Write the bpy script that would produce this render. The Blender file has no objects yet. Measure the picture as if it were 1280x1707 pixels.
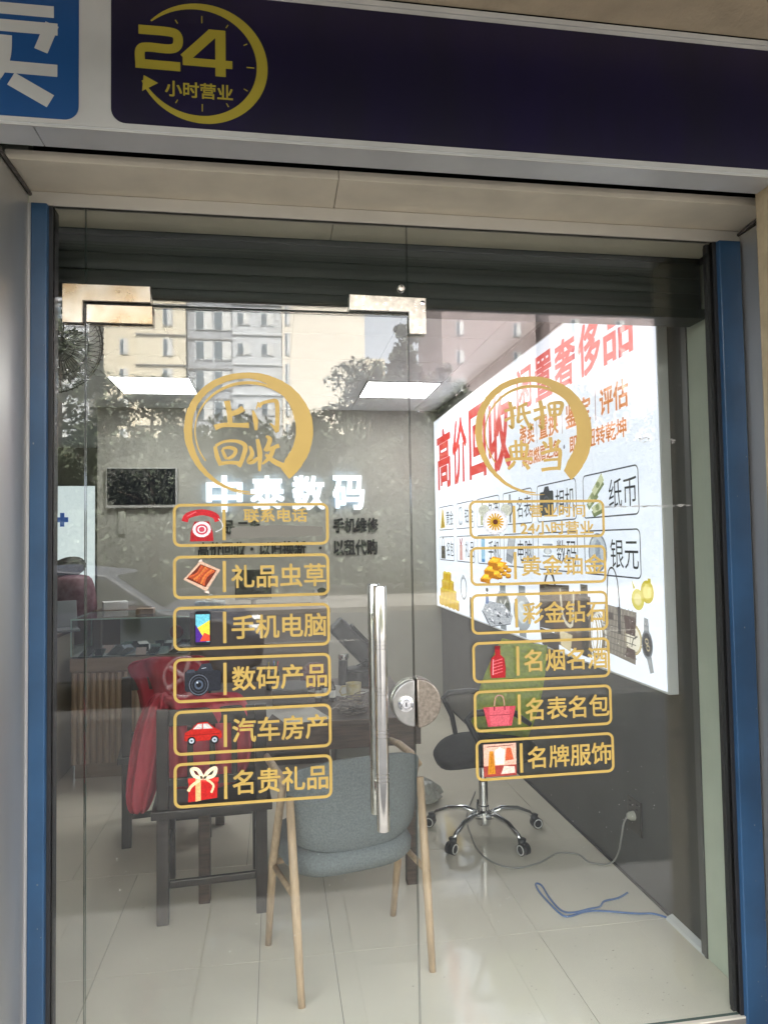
import bpy, math, random
from mathutils import Vector, Matrix
random.seed(7)
S = bpy.context.scene
COL = S.collection
R = math.radians
pi = math.pi

# ------------------------------------------------------------------ camera
cam = bpy.data.cameras.new('camera'); camo = bpy.data.objects.new('camera', cam); COL.objects.link(camo)
yaw, pitch, roll = R(8.844), R(2.457), R(-0.915)
fw = Vector((math.sin(yaw)*math.cos(pitch), math.cos(yaw)*math.cos(pitch), math.sin(pitch)))
rt = Vector((math.cos(yaw), -math.sin(yaw), 0)); up = rt.cross(fw)
rt, up = rt*math.cos(roll)+up*math.sin(roll), up*math.cos(roll)-rt*math.sin(roll)
m = Matrix((rt, up, -fw)).transposed().to_4x4(); m.translation = Vector((0, -2.148, 1.55))
camo.matrix_world = m
cam.sensor_fit = 'HORIZONTAL'; cam.sensor_width = 36; cam.lens = 1169.1*36/1280
cam.clip_start = .05; cam.clip_end = 2000
S.camera = camo

# ------------------------------------------------------------------ sky, sun, exposure
EXPO = 3.82
W = bpy.data.worlds.new('World'); S.world = W; W.use_nodes = True
wn = W.node_tree; bg = wn.nodes['Background']
sky = wn.nodes.new('ShaderNodeTexSky'); sky.sky_type = 'NISHITA'; sky.sun_disc = False
SUN_EL, SUN_ROT = R(63), R(-14)
sky.sun_elevation = SUN_EL; sky.sun_rotation = SUN_ROT
sky.air_density = 1.0; sky.dust_density = 4.0; sky.ozone_density = 1.0
hs = wn.nodes.new('ShaderNodeHueSaturation'); hs.inputs['Saturation'].default_value = .22   # hazy, overcast sky
wn.links.new(sky.outputs[0], hs.inputs['Color']); wn.links.new(hs.outputs[0], bg.inputs[0]); bg.inputs[1].default_value = .15
sun = bpy.data.lights.new('sun', 'SUN'); sun.energy = 2.8; sun.angle = R(2); sun.color = (1, .95, .88)
suno = bpy.data.objects.new('sun', sun); COL.objects.link(suno)
sd = Vector((math.sin(SUN_ROT)*math.cos(SUN_EL), math.cos(SUN_ROT)*math.cos(SUN_EL), math.sin(SUN_EL)))
suno.rotation_euler = sd.to_track_quat('Z', 'Y').to_euler(); suno.location = sd*60
S.view_settings.view_transform = 'Standard'; S.view_settings.look = 'None'
S.view_settings.gamma = 1; S.view_settings.use_curve_mapping = False
S.view_settings.exposure = EXPO
cy = S.cycles
cy.use_denoising = True; cy.max_bounces = 10; cy.diffuse_bounces = 5; cy.glossy_bounces = 5
cy.transparent_max_bounces = 24; cy.transmission_bounces = 6
cy.caustics_reflective = False; cy.caustics_refractive = False
cy.sample_clamp_indirect = 6.0
def em(v): return v/(2**EXPO)          # emission that shows as v at this exposure

# ------------------------------------------------------------------ helpers
def lin(c):
    if isinstance(c, str):
        c = tuple(int(c[i:i+2], 16) for i in (0, 2, 4))
    return tuple(((v/255)/12.92 if v/255 <= .04045 else ((v/255+.055)/1.055)**2.4) for v in c)
MATS = {}
def mat(name, col, rough=.5, metal=0, spec=.5, nscale=0, namt=0, bump=0, bscale=80, emit=0, coat=0, stretch=None, col2=None, rvar=0, base=1.0):
    if name in MATS: return MATS[name]
    M = bpy.data.materials.new(name); M.use_nodes = True; MATS[name] = M
    nt = M.node_tree; b = nt.nodes['Principled BSDF']
    if isinstance(col, str): col = lin(col)
    b.inputs['Base Color'].default_value = (*col, 1); b.inputs['Roughness'].default_value = rough
    b.inputs['Metallic'].default_value = metal; b.inputs['Specular IOR Level'].default_value = spec
    if coat: b.inputs['Coat Weight'].default_value = coat; b.inputs['Coat Roughness'].default_value = .08
    tc = nt.nodes.new('ShaderNodeTexCoord'); mp = nt.nodes.new('ShaderNodeMapping')
    nt.links.new(tc.outputs['Object'], mp.inputs[0])
    if stretch: mp.inputs['Scale'].default_value = stretch
    if nscale:
        n = nt.nodes.new('ShaderNodeTexNoise'); n.inputs['Scale'].default_value = nscale; n.inputs['Detail'].default_value = 5
        nt.links.new(mp.outputs[0], n.inputs['Vector'])
        mx = nt.nodes.new('ShaderNodeMix'); mx.data_type = 'RGBA'
        if col2 is None: c2 = tuple(max(0, c*(1-namt)) for c in col)
        else: c2 = lin(col2) if isinstance(col2, str) else col2
        c1 = tuple(min(1, c*(1+namt*.6)) for c in col) if col2 is None else col
        rp = nt.nodes.new('ShaderNodeValToRGB'); rp.color_ramp.elements[0].position = .32; rp.color_ramp.elements[1].position = .68
        nt.links.new(n.outputs['Fac'], rp.inputs[0]); nt.links.new(rp.outputs[0], mx.inputs['Factor'])
        mx.inputs['A'].default_value = (*c1, 1); mx.inputs['B'].default_value = (*c2, 1)
        nt.links.new(mx.outputs['Result'], b.inputs['Base Color'])
        if rvar:
            mr = nt.nodes.new('ShaderNodeMapRange'); mr.inputs['To Min'].default_value = max(.02, rough-rvar); mr.inputs['To Max'].default_value = rough+rvar
            nt.links.new(n.outputs['Fac'], mr.inputs[0]); nt.links.new(mr.outputs[0], b.inputs['Roughness'])
    if bump:
        n2 = nt.nodes.new('ShaderNodeTexNoise'); n2.inputs['Scale'].default_value = bscale; n2.inputs['Detail'].default_value = 4
        nt.links.new(mp.outputs[0], n2.inputs['Vector'])
        bp = nt.nodes.new('ShaderNodeBump'); bp.inputs['Strength'].default_value = bump; bp.inputs['Distance'].default_value = .01
        nt.links.new(n2.outputs['Fac'], bp.inputs['Height']); nt.links.new(bp.outputs[0], b.inputs['Normal'])
    if emit:
        b.inputs['Emission Color'].default_value = (*col, 1); b.inputs['Emission Strength'].default_value = emit
        b.inputs['Base Color'].default_value = (*[c*base for c in col], 1)
    return M
def pm(hexcol):                      # print / vinyl of one flat colour
    return mat('print_'+hexcol, hexcol, .45, spec=.3, nscale=230, namt=.30)
def lm(hexcol):                      # backlit print
    return mat('backlit_'+hexcol, hexcol, .4, spec=.3, emit=em(.95), base=.2)
def glass_mat(name, f0=.045, tint=(.93, .96, .94), dirt=.0):
    M = bpy.data.materials.new(name); M.use_nodes = True; nt = M.node_tree; nt.nodes.clear()
    out = nt.nodes.new('ShaderNodeOutputMaterial'); g = nt.nodes.new('ShaderNodeNewGeometry')
    dp = nt.nodes.new('ShaderNodeVectorMath'); dp.operation = 'DOT_PRODUCT'
    nt.links.new(g.outputs['Normal'], dp.inputs[0]); nt.links.new(g.outputs['Incoming'], dp.inputs[1])
    def mth(op, a, b=None):
        n = nt.nodes.new('ShaderNodeMath'); n.operation = op
        for i, v in enumerate((a, b)):
            if v is None: continue
            if isinstance(v, (int, float)): n.inputs[i].default_value = v
            else: nt.links.new(v, n.inputs[i])
        return n.outputs[0]
    c = mth('ABSOLUTE', dp.outputs['Value']); k = mth('POWER', mth('SUBTRACT', 1, c), 5)
    F = mth('ADD', mth('MULTIPLY', k, 1-f0), f0)
    tr = nt.nodes.new('ShaderNodeBsdfTransparent'); tr.inputs[0].default_value = (*tint, 1)
    gl = nt.nodes.new('ShaderNodeBsdfGlossy'); gl.inputs['Roughness'].default_value = 0.0
    mx = nt.nodes.new('ShaderNodeMixShader')
    nt.links.new(F, mx.inputs[0]); nt.links.new(tr.outputs[0], mx.inputs[1]); nt.links.new(gl.outputs[0], mx.inputs[2])
    last = mx.outputs[0]
    if dirt:
        tc = nt.nodes.new('ShaderNodeTexCoord'); n = nt.nodes.new('ShaderNodeTexNoise'); n.inputs['Scale'].default_value = 3; n.inputs['Detail'].default_value = 8
        mp = nt.nodes.new('ShaderNodeMapping'); mp.inputs['Scale'].default_value = (2.5, 1, .35)
        nt.links.new(tc.outputs['Object'], mp.inputs[0]); nt.links.new(mp.outputs[0], n.inputs['Vector'])
        mr = nt.nodes.new('ShaderNodeMapRange'); mr.inputs['From Min'].default_value = .35; mr.inputs['From Max'].default_value = .8
        mr.inputs['To Min'].default_value = dirt*.3; mr.inputs['To Max'].default_value = dirt
        nt.links.new(n.outputs['Fac'], mr.inputs[0])
        df = nt.nodes.new('ShaderNodeBsdfDiffuse'); df.inputs[0].default_value = (.6, .58, .52, 1)
        m2 = nt.nodes.new('ShaderNodeMixShader')
        nt.links.new(mr.outputs[0], m2.inputs[0]); nt.links.new(last, m2.inputs[1]); nt.links.new(df.outputs[0], m2.inputs[2]); last = m2.outputs[0]
    nt.links.new(last, out.inputs[0]); MATS[name] = M
    return M

WM = {}
def tag(o, label=None, cat=None, group=None, kind=None):
    if label: o['label'] = label
    if cat: o['category'] = cat
    if group: o['group'] = group
    if kind: o['kind'] = kind
    return o
def thing(name, loc, label, cat, group=None, rz=0):
    o = bpy.data.objects.new(name, None); COL.objects.link(o); o.empty_display_size = .1
    o.location = loc; o.rotation_euler = (0, 0, rz)
    WM[o] = Matrix.Translation(loc) @ Matrix.Rotation(rz, 4, 'Z')
    return tag(o, label, cat, group)
def smooth(pts, n=6):
    P = [Vector(p) for p in pts]; Q = []
    for i in range(len(P)-1):
        p0, p1, p2, p3 = P[max(i-1, 0)], P[i], P[i+1], P[min(i+2, len(P)-1)]
        for k in range(n):
            t = k/n; Q.append(.5*((2*p1)+(p2-p0)*t+(2*p0-5*p1+4*p2-p3)*t*t+(3*p1-p0-3*p2+p3)*t**3))
    return Q+[P[-1]]
class MB:
    def __init__(s): s.v = []; s.f = []; s.m = []; s.mi = 0
    def add(s, vs, fs, mi=None):
        o = len(s.v); s.v += [Vector(v) for v in vs]; s.f += [tuple(i+o for i in f) for f in fs]; s.m += [s.mi if mi is None else mi]*len(fs); return s
    def box(s, a, b, mi=None, T=None):
        x0, y0, z0 = a; x1, y1, z1 = b
        vs = [Vector(p) for p in ((x0,y0,z0),(x1,y0,z0),(x1,y1,z0),(x0,y1,z0),(x0,y0,z1),(x1,y0,z1),(x1,y1,z1),(x0,y1,z1))]
        if T is not None: vs = [T @ v for v in vs]
        return s.add(vs, [(0,3,2,1),(4,5,6,7),(0,1,5,4),(1,2,6,5),(2,3,7,6),(3,0,4,7)], mi)
    def tube(s, pts, r, n=10, mi=None, cap=True, closed=False):
        pts = [Vector(p) for p in pts]; rs = r if isinstance(r, (list, tuple)) else [r]*len(pts)
        vs = []; fs = []; N = len(pts); ref = None
        for i, p in enumerate(pts):
            if closed: t = pts[(i+1) % N]-pts[i-1]
            else: t = (pts[min(i+1, N-1)]-pts[max(i-1, 0)])
            t.normalize()
            if ref is None: ref = Vector((0, 0, 1)) if abs(t.z) < .9 else Vector((1, 0, 0))
            a = (ref-t*ref.dot(t)).normalized(); ref = a; b = t.cross(a)
            for k in range(n):
                q = 2*pi*k/n; vs.append(p+(a*math.cos(q)+b*math.sin(q))*rs[i])
        for i in range(N if closed else N-1):
            j = (i+1) % N
            for k in range(n): fs.append((i*n+k, i*n+(k+1) % n, j*n+(k+1) % n, j*n+k))
        if cap and not closed: fs.append(tuple(range(n-1, -1, -1))); fs.append(tuple((N-1)*n+k for k in range(n)))
        return s.add(vs, fs, mi)
    def lathe(s, prof, c, n=24, axis='z', mi=None):
        c = Vector(c); vs = []; fs = []
        for r, h in prof:
            for k in range(n):
                a = 2*pi*k/n; x, y = r*math.cos(a), r*math.sin(a)
                vs.append(c+(Vector((x, y, h)) if axis == 'z' else Vector((x, h, y)) if axis == 'y' else Vector((h, x, y))))
        for i in range(len(prof)-1):
            for k in range(n): fs.append((i*n+k, i*n+(k+1) % n, (i+1)*n+(k+1) % n, (i+1)*n+k))
        fs.append(tuple(range(n-1, -1, -1))); fs.append(tuple((len(prof)-1)*n+k for k in range(n)))
        return s.add(vs, fs, mi)
    def prism(s, poly, f0, f1, mi=None):       # poly of 2-D points; f0/f1 map (u,v) to 3-D
        n = len(poly); vs = [Vector(f0(*p)) for p in poly]+[Vector(f1(*p)) for p in poly]
        fs = [tuple(range(n-1, -1, -1)), tuple(range(n, 2*n))]+[(i, (i+1) % n, n+(i+1) % n, n+i) for i in range(n)]
        return s.add(vs, fs, mi)
    def loft(s, secs, mi=None, cap=True):
        n = len(secs[0]); vs = [Vector(p) for c in secs for p in c]; fs = []
        for i in range(len(secs)-1):
            for k in range(n): fs.append((i*n+k, i*n+(k+1) % n, (i+1)*n+(k+1) % n, (i+1)*n+k))
        if cap: fs.append(tuple(range(n-1, -1, -1))); fs.append(tuple((len(secs)-1)*n+k for k in range(n)))
        return s.add(vs, fs, mi)
    def build(s, name, mats, parent=None, smooth=False, bevel=0, sub=0, local=False):
        if not isinstance(mats, (list, tuple)): mats = [mats]
        me = bpy.data.meshes.new(name); vs = s.v
        o = bpy.data.objects.new(name, me); COL.objects.link(o)
        if parent is not None:
            o.parent = parent; WM[o] = WM.get(parent, Matrix.Identity(4))
            if not local: inv = WM[parent].inverted(); vs = [inv @ v for v in vs]
        else:
            xs = [v.x for v in vs]; ys = [v.y for v in vs]; zs = [v.z for v in vs]
            c = Vector(((min(xs)+max(xs))/2, (min(ys)+max(ys))/2, min(zs))); vs = [v-c for v in vs]; o.location = c
            WM[o] = Matrix.Translation(c)
        me.from_pydata([tuple(v) for v in vs], [], s.f)
        for M in mats: me.materials.append(M)
        if len(mats) > 1:
            for p, i in zip(me.polygons, s.m): p.material_index = i
        if smooth:
            for p in me.polygons: p.use_smooth = True
        me.update()
        if bevel:
            b = o.modifiers.new('bevel', 'BEVEL'); b.width = bevel; b.segments = 2; b.limit_method = 'ANGLE'; b.angle_limit = R(40)
        if sub:
            d = o.modifiers.new('sub', 'SUBSURF'); d.levels = sub; d.render_levels = sub
        return o
def struct(name, mb, M, **k): return tag(mb.build(name, M, **k), kind='structure')
def box(a, b): return MB().box(a, b)
def autosmooth(o, deg=35):
    me = o.data
    for p in me.polygons: p.use_smooth = True
    try: me.set_sharp_from_angle(angle=R(deg))
    except Exception: pass
    return o

# planes: (u, v, w) -> world, w toward the viewer
def on_glass(u, v, w=0): return Vector((u, -.0064-w, v))
def on_back(u, v, w=0): return Vector((u, 4.498-w, v))
def on_right(u, v, w=0): return Vector((1.535-w, -u, v))       # u = -y, so text runs from far to near
def on_sign(u, v, w=0): return Vector((u, -.3505-w, v))

TXT = {}
def text_geo(body, bold=0, ext=0):
    key = (body, bold, ext)
    if key in TXT: return TXT[key]
    c = bpy.data.curves.new('t', 'FONT'); c.body = body; c.offset = bold; c.extrude = ext; c.resolution_u = 3
    o = bpy.data.objects.new('t', c); COL.objects.link(o); bpy.context.view_layer.update()
    me = bpy.data.meshes.new_from_object(o.evaluated_get(bpy.context.evaluated_depsgraph_get()))
    vs = [v.co.copy() for v in me.vertices]; fs = [tuple(p.vertices) for p in me.polygons]
    bpy.data.objects.remove(o); bpy.data.curves.remove(c); bpy.data.meshes.remove(me)
    TXT[key] = (vs, fs); return TXT[key]
def text(mb, body, u0, u1, v0, v1, plane, bold=.015, w=.0006, ext=0, shear=0, mi=None):
    # weight comes from copies of the outline shifted by a fraction of an em
    vs, fs = text_geo(body, 0, ext)
    x0 = min(v.x for v in vs); x1 = max(v.x for v in vs); y0 = min(v.y for v in vs); y1 = max(v.y for v in vs)
    kx = (u1-u0)/(x1-x0+2*bold); ky = (v1-v0)/(y1-y0+2*bold)
    offs = [(0, 0)] if bold < .004 else [(dx*bold, dy*bold) for dx in (-1, 0, 1) for dy in (-1, 0, 1)]
    if bold > .03: offs += [(dx*bold*.5, dy*bold*.5) for dx in (-1, 1) for dy in (-1, 1)]
    for k, (dx, dy) in enumerate(offs):
        out = [plane(u0+(v.x-x0+bold+dx)*kx+shear*(v.y-y0)/(y1-y0), v0+(v.y-y0+bold+dy)*ky, w+k*.000004+(v.z+ext)*1.0) for v in vs]
        mb.add(out, fs, mi)
    return mb
def brush(mb, pts, ws, plane, w=.0006, mi=None, n=6):
    P = [Vector((p[0], p[1])) for p in pts]
    Q = []; Wd = []
    for i in range(len(P)-1):                # Catmull-Rom
        p0, p1, p2, p3 = P[max(i-1, 0)], P[i], P[i+1], P[min(i+2, len(P)-1)]
        for k in range(n):
            t = k/n; Q.append(.5*((2*p1)+(p2-p0)*t+(2*p0-5*p1+4*p2-p3)*t*t+(3*p1-p0-3*p2+p3)*t**3)); Wd.append(ws[i]*(1-t)+ws[i+1]*t)
    Q.append(P[-1]); Wd.append(ws[-1])
    L = []; Rr = []
    for i, q in enumerate(Q):
        t = (Q[min(i+1, len(Q)-1)]-Q[max(i-1, 0)]).normalized(); nn = Vector((-t.y, t.x))
        L.append(q+nn*Wd[i]/2); Rr.append(q-nn*Wd[i]/2)
    vs = [plane(a.x, a.y, w) for a in L]+[plane(a.x, a.y, w) for a in Rr]; k = len(L)
    return mb.add(vs, [(i, i+1, k+i+1, k+i) for i in range(k-1)], mi)
def line(mb, a, b, wd, plane, w=.0006, mi=None):
    return brush(mb, [a, b], [wd, wd], plane, w, mi, 1)
def rrect(u0, u1, v0, v1, r, n=5):
    P = []
    for cx, cyy, a0 in ((u1-r, v1-r, 0), (u0+r, v1-r, 90), (u0+r, v0+r, 180), (u1-r, v0+r, 270)):
        for k in range(n+1): a = R(a0+90*k/n); P.append((cx+r*math.cos(a), cyy+r*math.sin(a)))
    return P
def fill(mb, poly, plane, w=.0006, mi=None):
    return mb.add([plane(p[0], p[1], w) for p in poly], [tuple(range(len(poly)))], mi)
def frame(mb, u0, u1, v0, v1, r, t, plane, w=.0006, mi=None):
    A = rrect(u0, u1, v0, v1, r); B = rrect(u0+t, u1-t, v0+t, v1-t, r-t); n = len(A)
    return mb.add([plane(*p, w) for p in A]+[plane(*p, w) for p in B], [(i, (i+1) % n, n+(i+1) % n, n+i) for i in range(n)], mi)
def ell(cx, cyy, rx, ry, n=18): return [(cx+rx*math.cos(2*pi*k/n), cyy+ry*math.sin(2*pi*k/n)) for k in range(n)]

class Icon:
    """flat print of several colours, each layer a hair above the one below; drawn in a unit box"""
    def __init__(s, u0, u1, v0, v1, plane, M=pm, w=.0008):
        s.b = (u0, u1, v0, v1); s.pl = plane; s.M = M; s.mb = MB(); s.mats = []; s.w = w
    def P(s, x, y): u0, u1, v0, v1 = s.b; return (u0+x*(u1-u0), v0+y*(v1-v0))
    def mi(s, c):
        if c not in s.mats: s.mats.append(c)
        return s.mats.index(c)
    def poly(s, c, *pts): s.w += .00006; fill(s.mb, [s.P(*p) for p in pts], s.pl, s.w, s.mi(c)); return s
    def rect(s, c, x0, y0, x1, y1): return s.poly(c, (x0, y0), (x1, y0), (x1, y1), (x0, y1))
    def ell(s, c, cx, cyy, rx, ry, n=18): return s.poly(c, *ell(cx, cyy, rx, ry, n))
    def ring(s, c, cx, cyy, rx, ry, t):
        s.w += .00006; A = ell(cx, cyy, rx, ry, 20); B = ell(cx, cyy, rx-t, ry-t, 20)
        s.mb.add([s.pl(*s.P(*p), s.w) for p in A+B], [(i, (i+1) % 20, 20+(i+1) % 20, 20+i) for i in range(20)], s.mi(c)); return s
    def stroke(s, c, wd, *pts):
        s.w += .00006; brush(s.mb, [s.P(*p) for p in pts], [wd*(s.b[1]-s.b[0])]*len(pts), s.pl, s.w, s.mi(c), 4); return s
    def build(s, name, parent): return s.mb.build(name, [s.M(c) for c in s.mats], parent)

# ------------------------------------------------------------------ materials
BEIGE = mat('beige_panel', 'e2d7c2', .55, nscale=6, namt=.10, bump=.08, bscale=30)
BEIGEW = mat('beige_render', 'b7a68c', .8, nscale=9, namt=.12, bump=.25, bscale=60)
ALU = mat('brushed_aluminium', (.55, .535, .51), .38, metal=.75, nscale=3, namt=.14, stretch=(1, 1, .25))
ALUW = mat('white_aluminium', (.62, .62, .62), .4, metal=.25, nscale=5, namt=.08)
STEEL = mat('polished_steel', (.72, .70, .66), .16, metal=1, nscale=30, namt=.10, rvar=.08, bump=.03, bscale=10)
STEELB = mat('worn_steel', (.62, .59, .54), .30, metal=1, nscale=60, namt=.22, rvar=.10, bump=.10, bscale=16)
BLUE = mat('blue_frame_paint', '2f5274', .38, nscale=5, namt=.22, coat=.2)
BLACK = mat('black_rubber', (.018, .018, .02), .6)
DARKM = mat('dark_shutter', (.012, .017, .014), .5, nscale=5, namt=.4, bump=.04, stretch=(.3, 1, 9))
MINT = mat('mint_wall', 'bcc2b0', .6, nscale=5, namt=.08, bump=.1, bscale=40)
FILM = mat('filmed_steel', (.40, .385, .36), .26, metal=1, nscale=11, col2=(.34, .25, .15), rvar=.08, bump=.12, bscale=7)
GOLD = mat('gold_vinyl', (.49, .33, .085), .36, spec=.5, metal=.12, nscale=9, namt=.07)
GLASS = glass_mat('clear_glass', .052, (.955, .97, .958), dirt=.009)
GLASSE = mat('glass_edge', (.06, .10, .085), .15, spec=.8)
CASEG = glass_mat('case_glass', .03, (.95, .97, .965))
CASEE = mat('case_glass_edge', (.45, .60, .55), .2)
WALLG = mat('grey_wall', (.36, .35, .31), .7, nscale=3, namt=.05, bump=.04, bscale=120)
WALLD = mat('dark_grey_panel', (.075, .073, .07), .5, nscale=6, namt=.10)
CEILM = mat('ceiling_panel', (.62, .63, .62), .6, nscale=8, namt=.03)
TILE = mat('floor_tile', (.74, .685, .575), .085, spec=.65, nscale=2.2, namt=.07, rvar=.05)
GROUT = mat('grout', (.20, .185, .16), .8)
DWOOD = mat('dark_wood', (.035, .026, .023), .32, nscale=7, namt=.4, stretch=(1, 8, 1))
DESKW = mat('brown_desk_wood', (.085, .055, .042), .42, nscale=6, namt=.45, stretch=(1.2, 6, 14))
BROWNP = mat('brown_panel', (.12, .088, .068), .5, nscale=5, namt=.12)
OAK = mat('pale_oak', (.52, .37, .235), .45, nscale=9, namt=.22, stretch=(9, 9, .8))
FABRIC = mat('grey_green_fabric', (.185, .202, .206), .9, nscale=160, namt=.22, bump=.35, bscale=400)
REDC = mat('red_fabric', (.50, .06, .09), .85, nscale=9, namt=.22, bump=1.0, bscale=16, stretch=(1, 1, .45))
REDC2 = mat('dark_red_fabric', (.36, .025, .045), .85, nscale=9, namt=.2, bump=1.0, bscale=16, stretch=(1, 1, .45))
GREENF = mat('lime_green_mesh', (.34, .43, .045), .75, nscale=60, namt=.15, bump=.2, bscale=300)
BLKP = mat('black_plastic', (.022, .023, .026), .38, nscale=20, namt=.2)
BLKF = mat('black_fabric', (.022, .023, .025), .85, nscale=80, namt=.3)
CHROME = mat('chrome', (.75, .75, .76), .09, metal=1)
WHITEP = mat('white_plastic', (.72, .72, .70), .4)
GREYP = mat('grey_plastic', (.35, .35, .35), .45)
FLUTE = mat('fluted_oak', (.46, .35, .26), .5, nscale=5, namt=.16, stretch=(8, 8, .7))
BANDW = mat('counter_band', (.36, .275, .21), .5, nscale=5, namt=.12, stretch=(1, 1, 5))
BLUEC = mat('blue_cable', (.06, .14, .33), .45)
GREYC = mat('grey_cable', (.30, .29, .27), .5)

# ================================================================== SETTING
# ground, street
GROUND = mat('ground_soil', (.10, .10, .085), .9, nscale=.5, namt=.3)
struct('ground', MB().add([(-300, -300, -.2), (300, -300, -.2), (300, 300, -.2), (-300, 300, -.2)], [(0, 1, 2, 3)]), GROUND)
ASPH = mat('asphalt', (.05, .05, .051), .85, nscale=12, namt=.2, bump=.2, bscale=200)
struct('road', box((-120, -15, -.25), (120, -5.2, -.16)), ASPH)
PAVE = mat('pavement_tile', (.50, .47, .42), .6, nscale=2, namt=.15, bump=.1, bscale=60)
struct('forecourt', box((-30, -4.9, -.19), (30, -1.24, -.095)), mat('forecourt_asphalt', (.085, .083, .08), .8, nscale=6, namt=.25, bump=.15, bscale=150))
pav = struct('pavement', box((-30, -1.24, -.19), (30, -.02, -.110)), GROUT)
pt = MB().box((0, 0, 0), (.594, .594, .02)).build('paving_tile', PAVE, pav, local=True)
first = True
for i in range(-5, 8):
    for j in range(2):
        o = pt if first else pt.copy()
        if not first: COL.objects.link(o); o.parent = pav
        first = False
        o.location = Vector((i*.6-.3, -.03-.6*(j+1), -.109)) - pav.location
struct('kerb', box((-60, -5.2, -.19), (60, -4.9, -.105)), mat('kerb_stone', (.17, .165, .155), .8, nscale=8, namt=.15), bevel=.02)
struct('far_pavement', box((-120, -19, -.19), (120, -15, -.03)), mat('far_paving', (.16, .15, .135), .8, nscale=2, namt=.2))
WPAINT = mat('road_paint', (.16, .16, .15), .7, nscale=10, namt=.2)
for i in range(-5, 6):
    tag(box((i*6-1.5, -10.2, -.158), (i*6+1.5, -10.05, -.154)).build('lane_marking', WPAINT), kind='structure')

# interior floor, each tile its own piece
flo = struct('floor', box((-3.3, -.02, -.10), (1.7, 7.4, -.006)), GROUT)
rows = [-.02, .57, 1.375, 2.18, 2.985, 3.79, 4.595, 5.4, 6.2, 7.0, 7.4]
for j in range(len(rows)-1):
    xs = [-3.3, -2.25, -1.45, -.655, -.072, .205, 1.01, 1.7] if j < 2 else ([-3.3, -2.55, -1.75, -.95, -.15, .65, 1.45, 1.7])
    if j in (4, 6, 8): xs = [x+.0 for x in xs]
    for i in range(len(xs)-1):
        g = .0010; t = box((xs[i]+g, rows[j]+g, -.02), (xs[i+1]-g, rows[j+1]-g, random.uniform(-.0003, .0003))).build('floor_tile', TILE, flo)
# ceiling with panels
cei = struct('ceiling', box((-3.3, .05, 2.83), (1.7, 7.4, 2.95)), GREYP)
for i, x in enumerate([-3.06, -2.45, -1.84, -1.235, -.625, .115, .725, 1.335]):
    xe = [-2.45, -1.84, -1.235, -.625, .115, .725, 1.335, 1.545][i]
    for j in range(12):
        y = .25+j*.605
        if j == 5 and i in (3, 6): continue
        box((x+.002, y+.002, 2.82), (xe-.002, y+.603, 2.832)).build('ceiling_panel', CEILM, cei)
struct('wall_back', box((-1.585, 4.5, 0), (1.6, 4.62, 2.83)), WALLG)
struct('wall_partition', box((-1.585, 4.62, 0), (-1.47, 7.4, 2.83)), WALLG)
struct('wall_corridor_end', box((-3.3, 7.3, 0), (-1.585, 7.4, 2.83)), WALLG)
struct('wall_left', box((-3.4, .05, 0), (-3.3, 7.4, 2.83)), WALLG)
struct('wall_right', box((1.58, .285, 0), (1.7, 4.5, 2.83)), WALLD)
struct('wall_front', box((-3.4, -.02, 0), (-.70, .05, 2.95)), MINT)
for z in (.0,):
    tag(box((1.573, .29, .0005), (1.58, 4.5, .012)).build('skirting_strip', BLACK), kind='structure')
tag(box((1.556, .055, 0), (1.70, .285, 2.55)).build('wall_end_pilaster', MINT, bevel=.003), kind='structure')
tag(box((1.552, .286, 0), (1.581, .318, 2.55)).build('wall_edge_trim', mat('trim_grey', (.13, .125, .12), .35)), kind='structure')
tag(box((-.668, .02, 0), (-.640, .045, 2.35)).build('wall_end_jamb', mat('cream_jamb', (.62, .58, .43), .6)), kind='structure')

# shop building shell: arcade roof over the pavement, upper storeys
struct('overhang_ceiling', box((-30, -.50, 3.006), (30, -.352, 3.12)), BEIGEW)
ovd = struct('overhang_deck', box((-30, -2.06, 3.05), (30, -.502, 3.12)), mat('dark_deck', (.012, .016, .013), .6, nscale=8, namt=.3))
for q in range(12): box((-4, -2.03+q*.128, 3.008), (5, -1.96+q*.128, 3.049)).build('deck_rib', MATS['dark_deck'], ovd)
struct('overhang_edge', box((-30, -2.079, 2.99), (30, -2.06, 3.12)), BEIGEW)
struct('upper_storeys', box((-30, -2.08, 3.12), (30, 9, 6.6)), BEIGEW)
struct('shop_wall_left', box((-30, -.26, -.19), (-3.4, .05, 3.118)), BEIGEW)
struct('shop_wall_above', box((-3.4, -.245, 2.965), (30, .05, 3.118)), mat('dark_void', (.02, .02, .02), .9))
struct('shop_wall_right', box((1.72, -.33, -.19), (30, .05, 3.0)), BEIGEW)
struct('shop_back', box((-30, 7.5, -.19), (30, 7.7, 3.118)), GREYP)

# ================================================================== SHOPFRONT
# soffit over the door: two beige panels, a pale fascia strip
sf = thing('door_soffit', (.43, -.1, 2.593), 'beige panelled soffit with a pale strip between the shop sign and the glass', 'soffit')
box((-.705, -.183, 2.593), (.1885, -.004, 2.62)).build('soffit_panel', BEIGE, sf, bevel=.001)
box((.1905, -.183, 2.593), (1.62, -.004, 2.62)).build('soffit_panel', BEIGE, sf, bevel=.001)
box((-.705, -.012, 2.552), (1.60, .012, 2.592)).build('fascia_strip', mat('pale_strip', (.60, .555, .49), .45, nscale=5, namt=.05), sf, bevel=.002)
box((-.66, .0125, 2.553), (.1885, .134, 2.575)).build('inner_panel', BEIGE, sf, bevel=.001)
box((.1905, .0125, 2.553), (1.52, .134, 2.575)).build('inner_panel', BEIGE, sf, bevel=.001)
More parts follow.
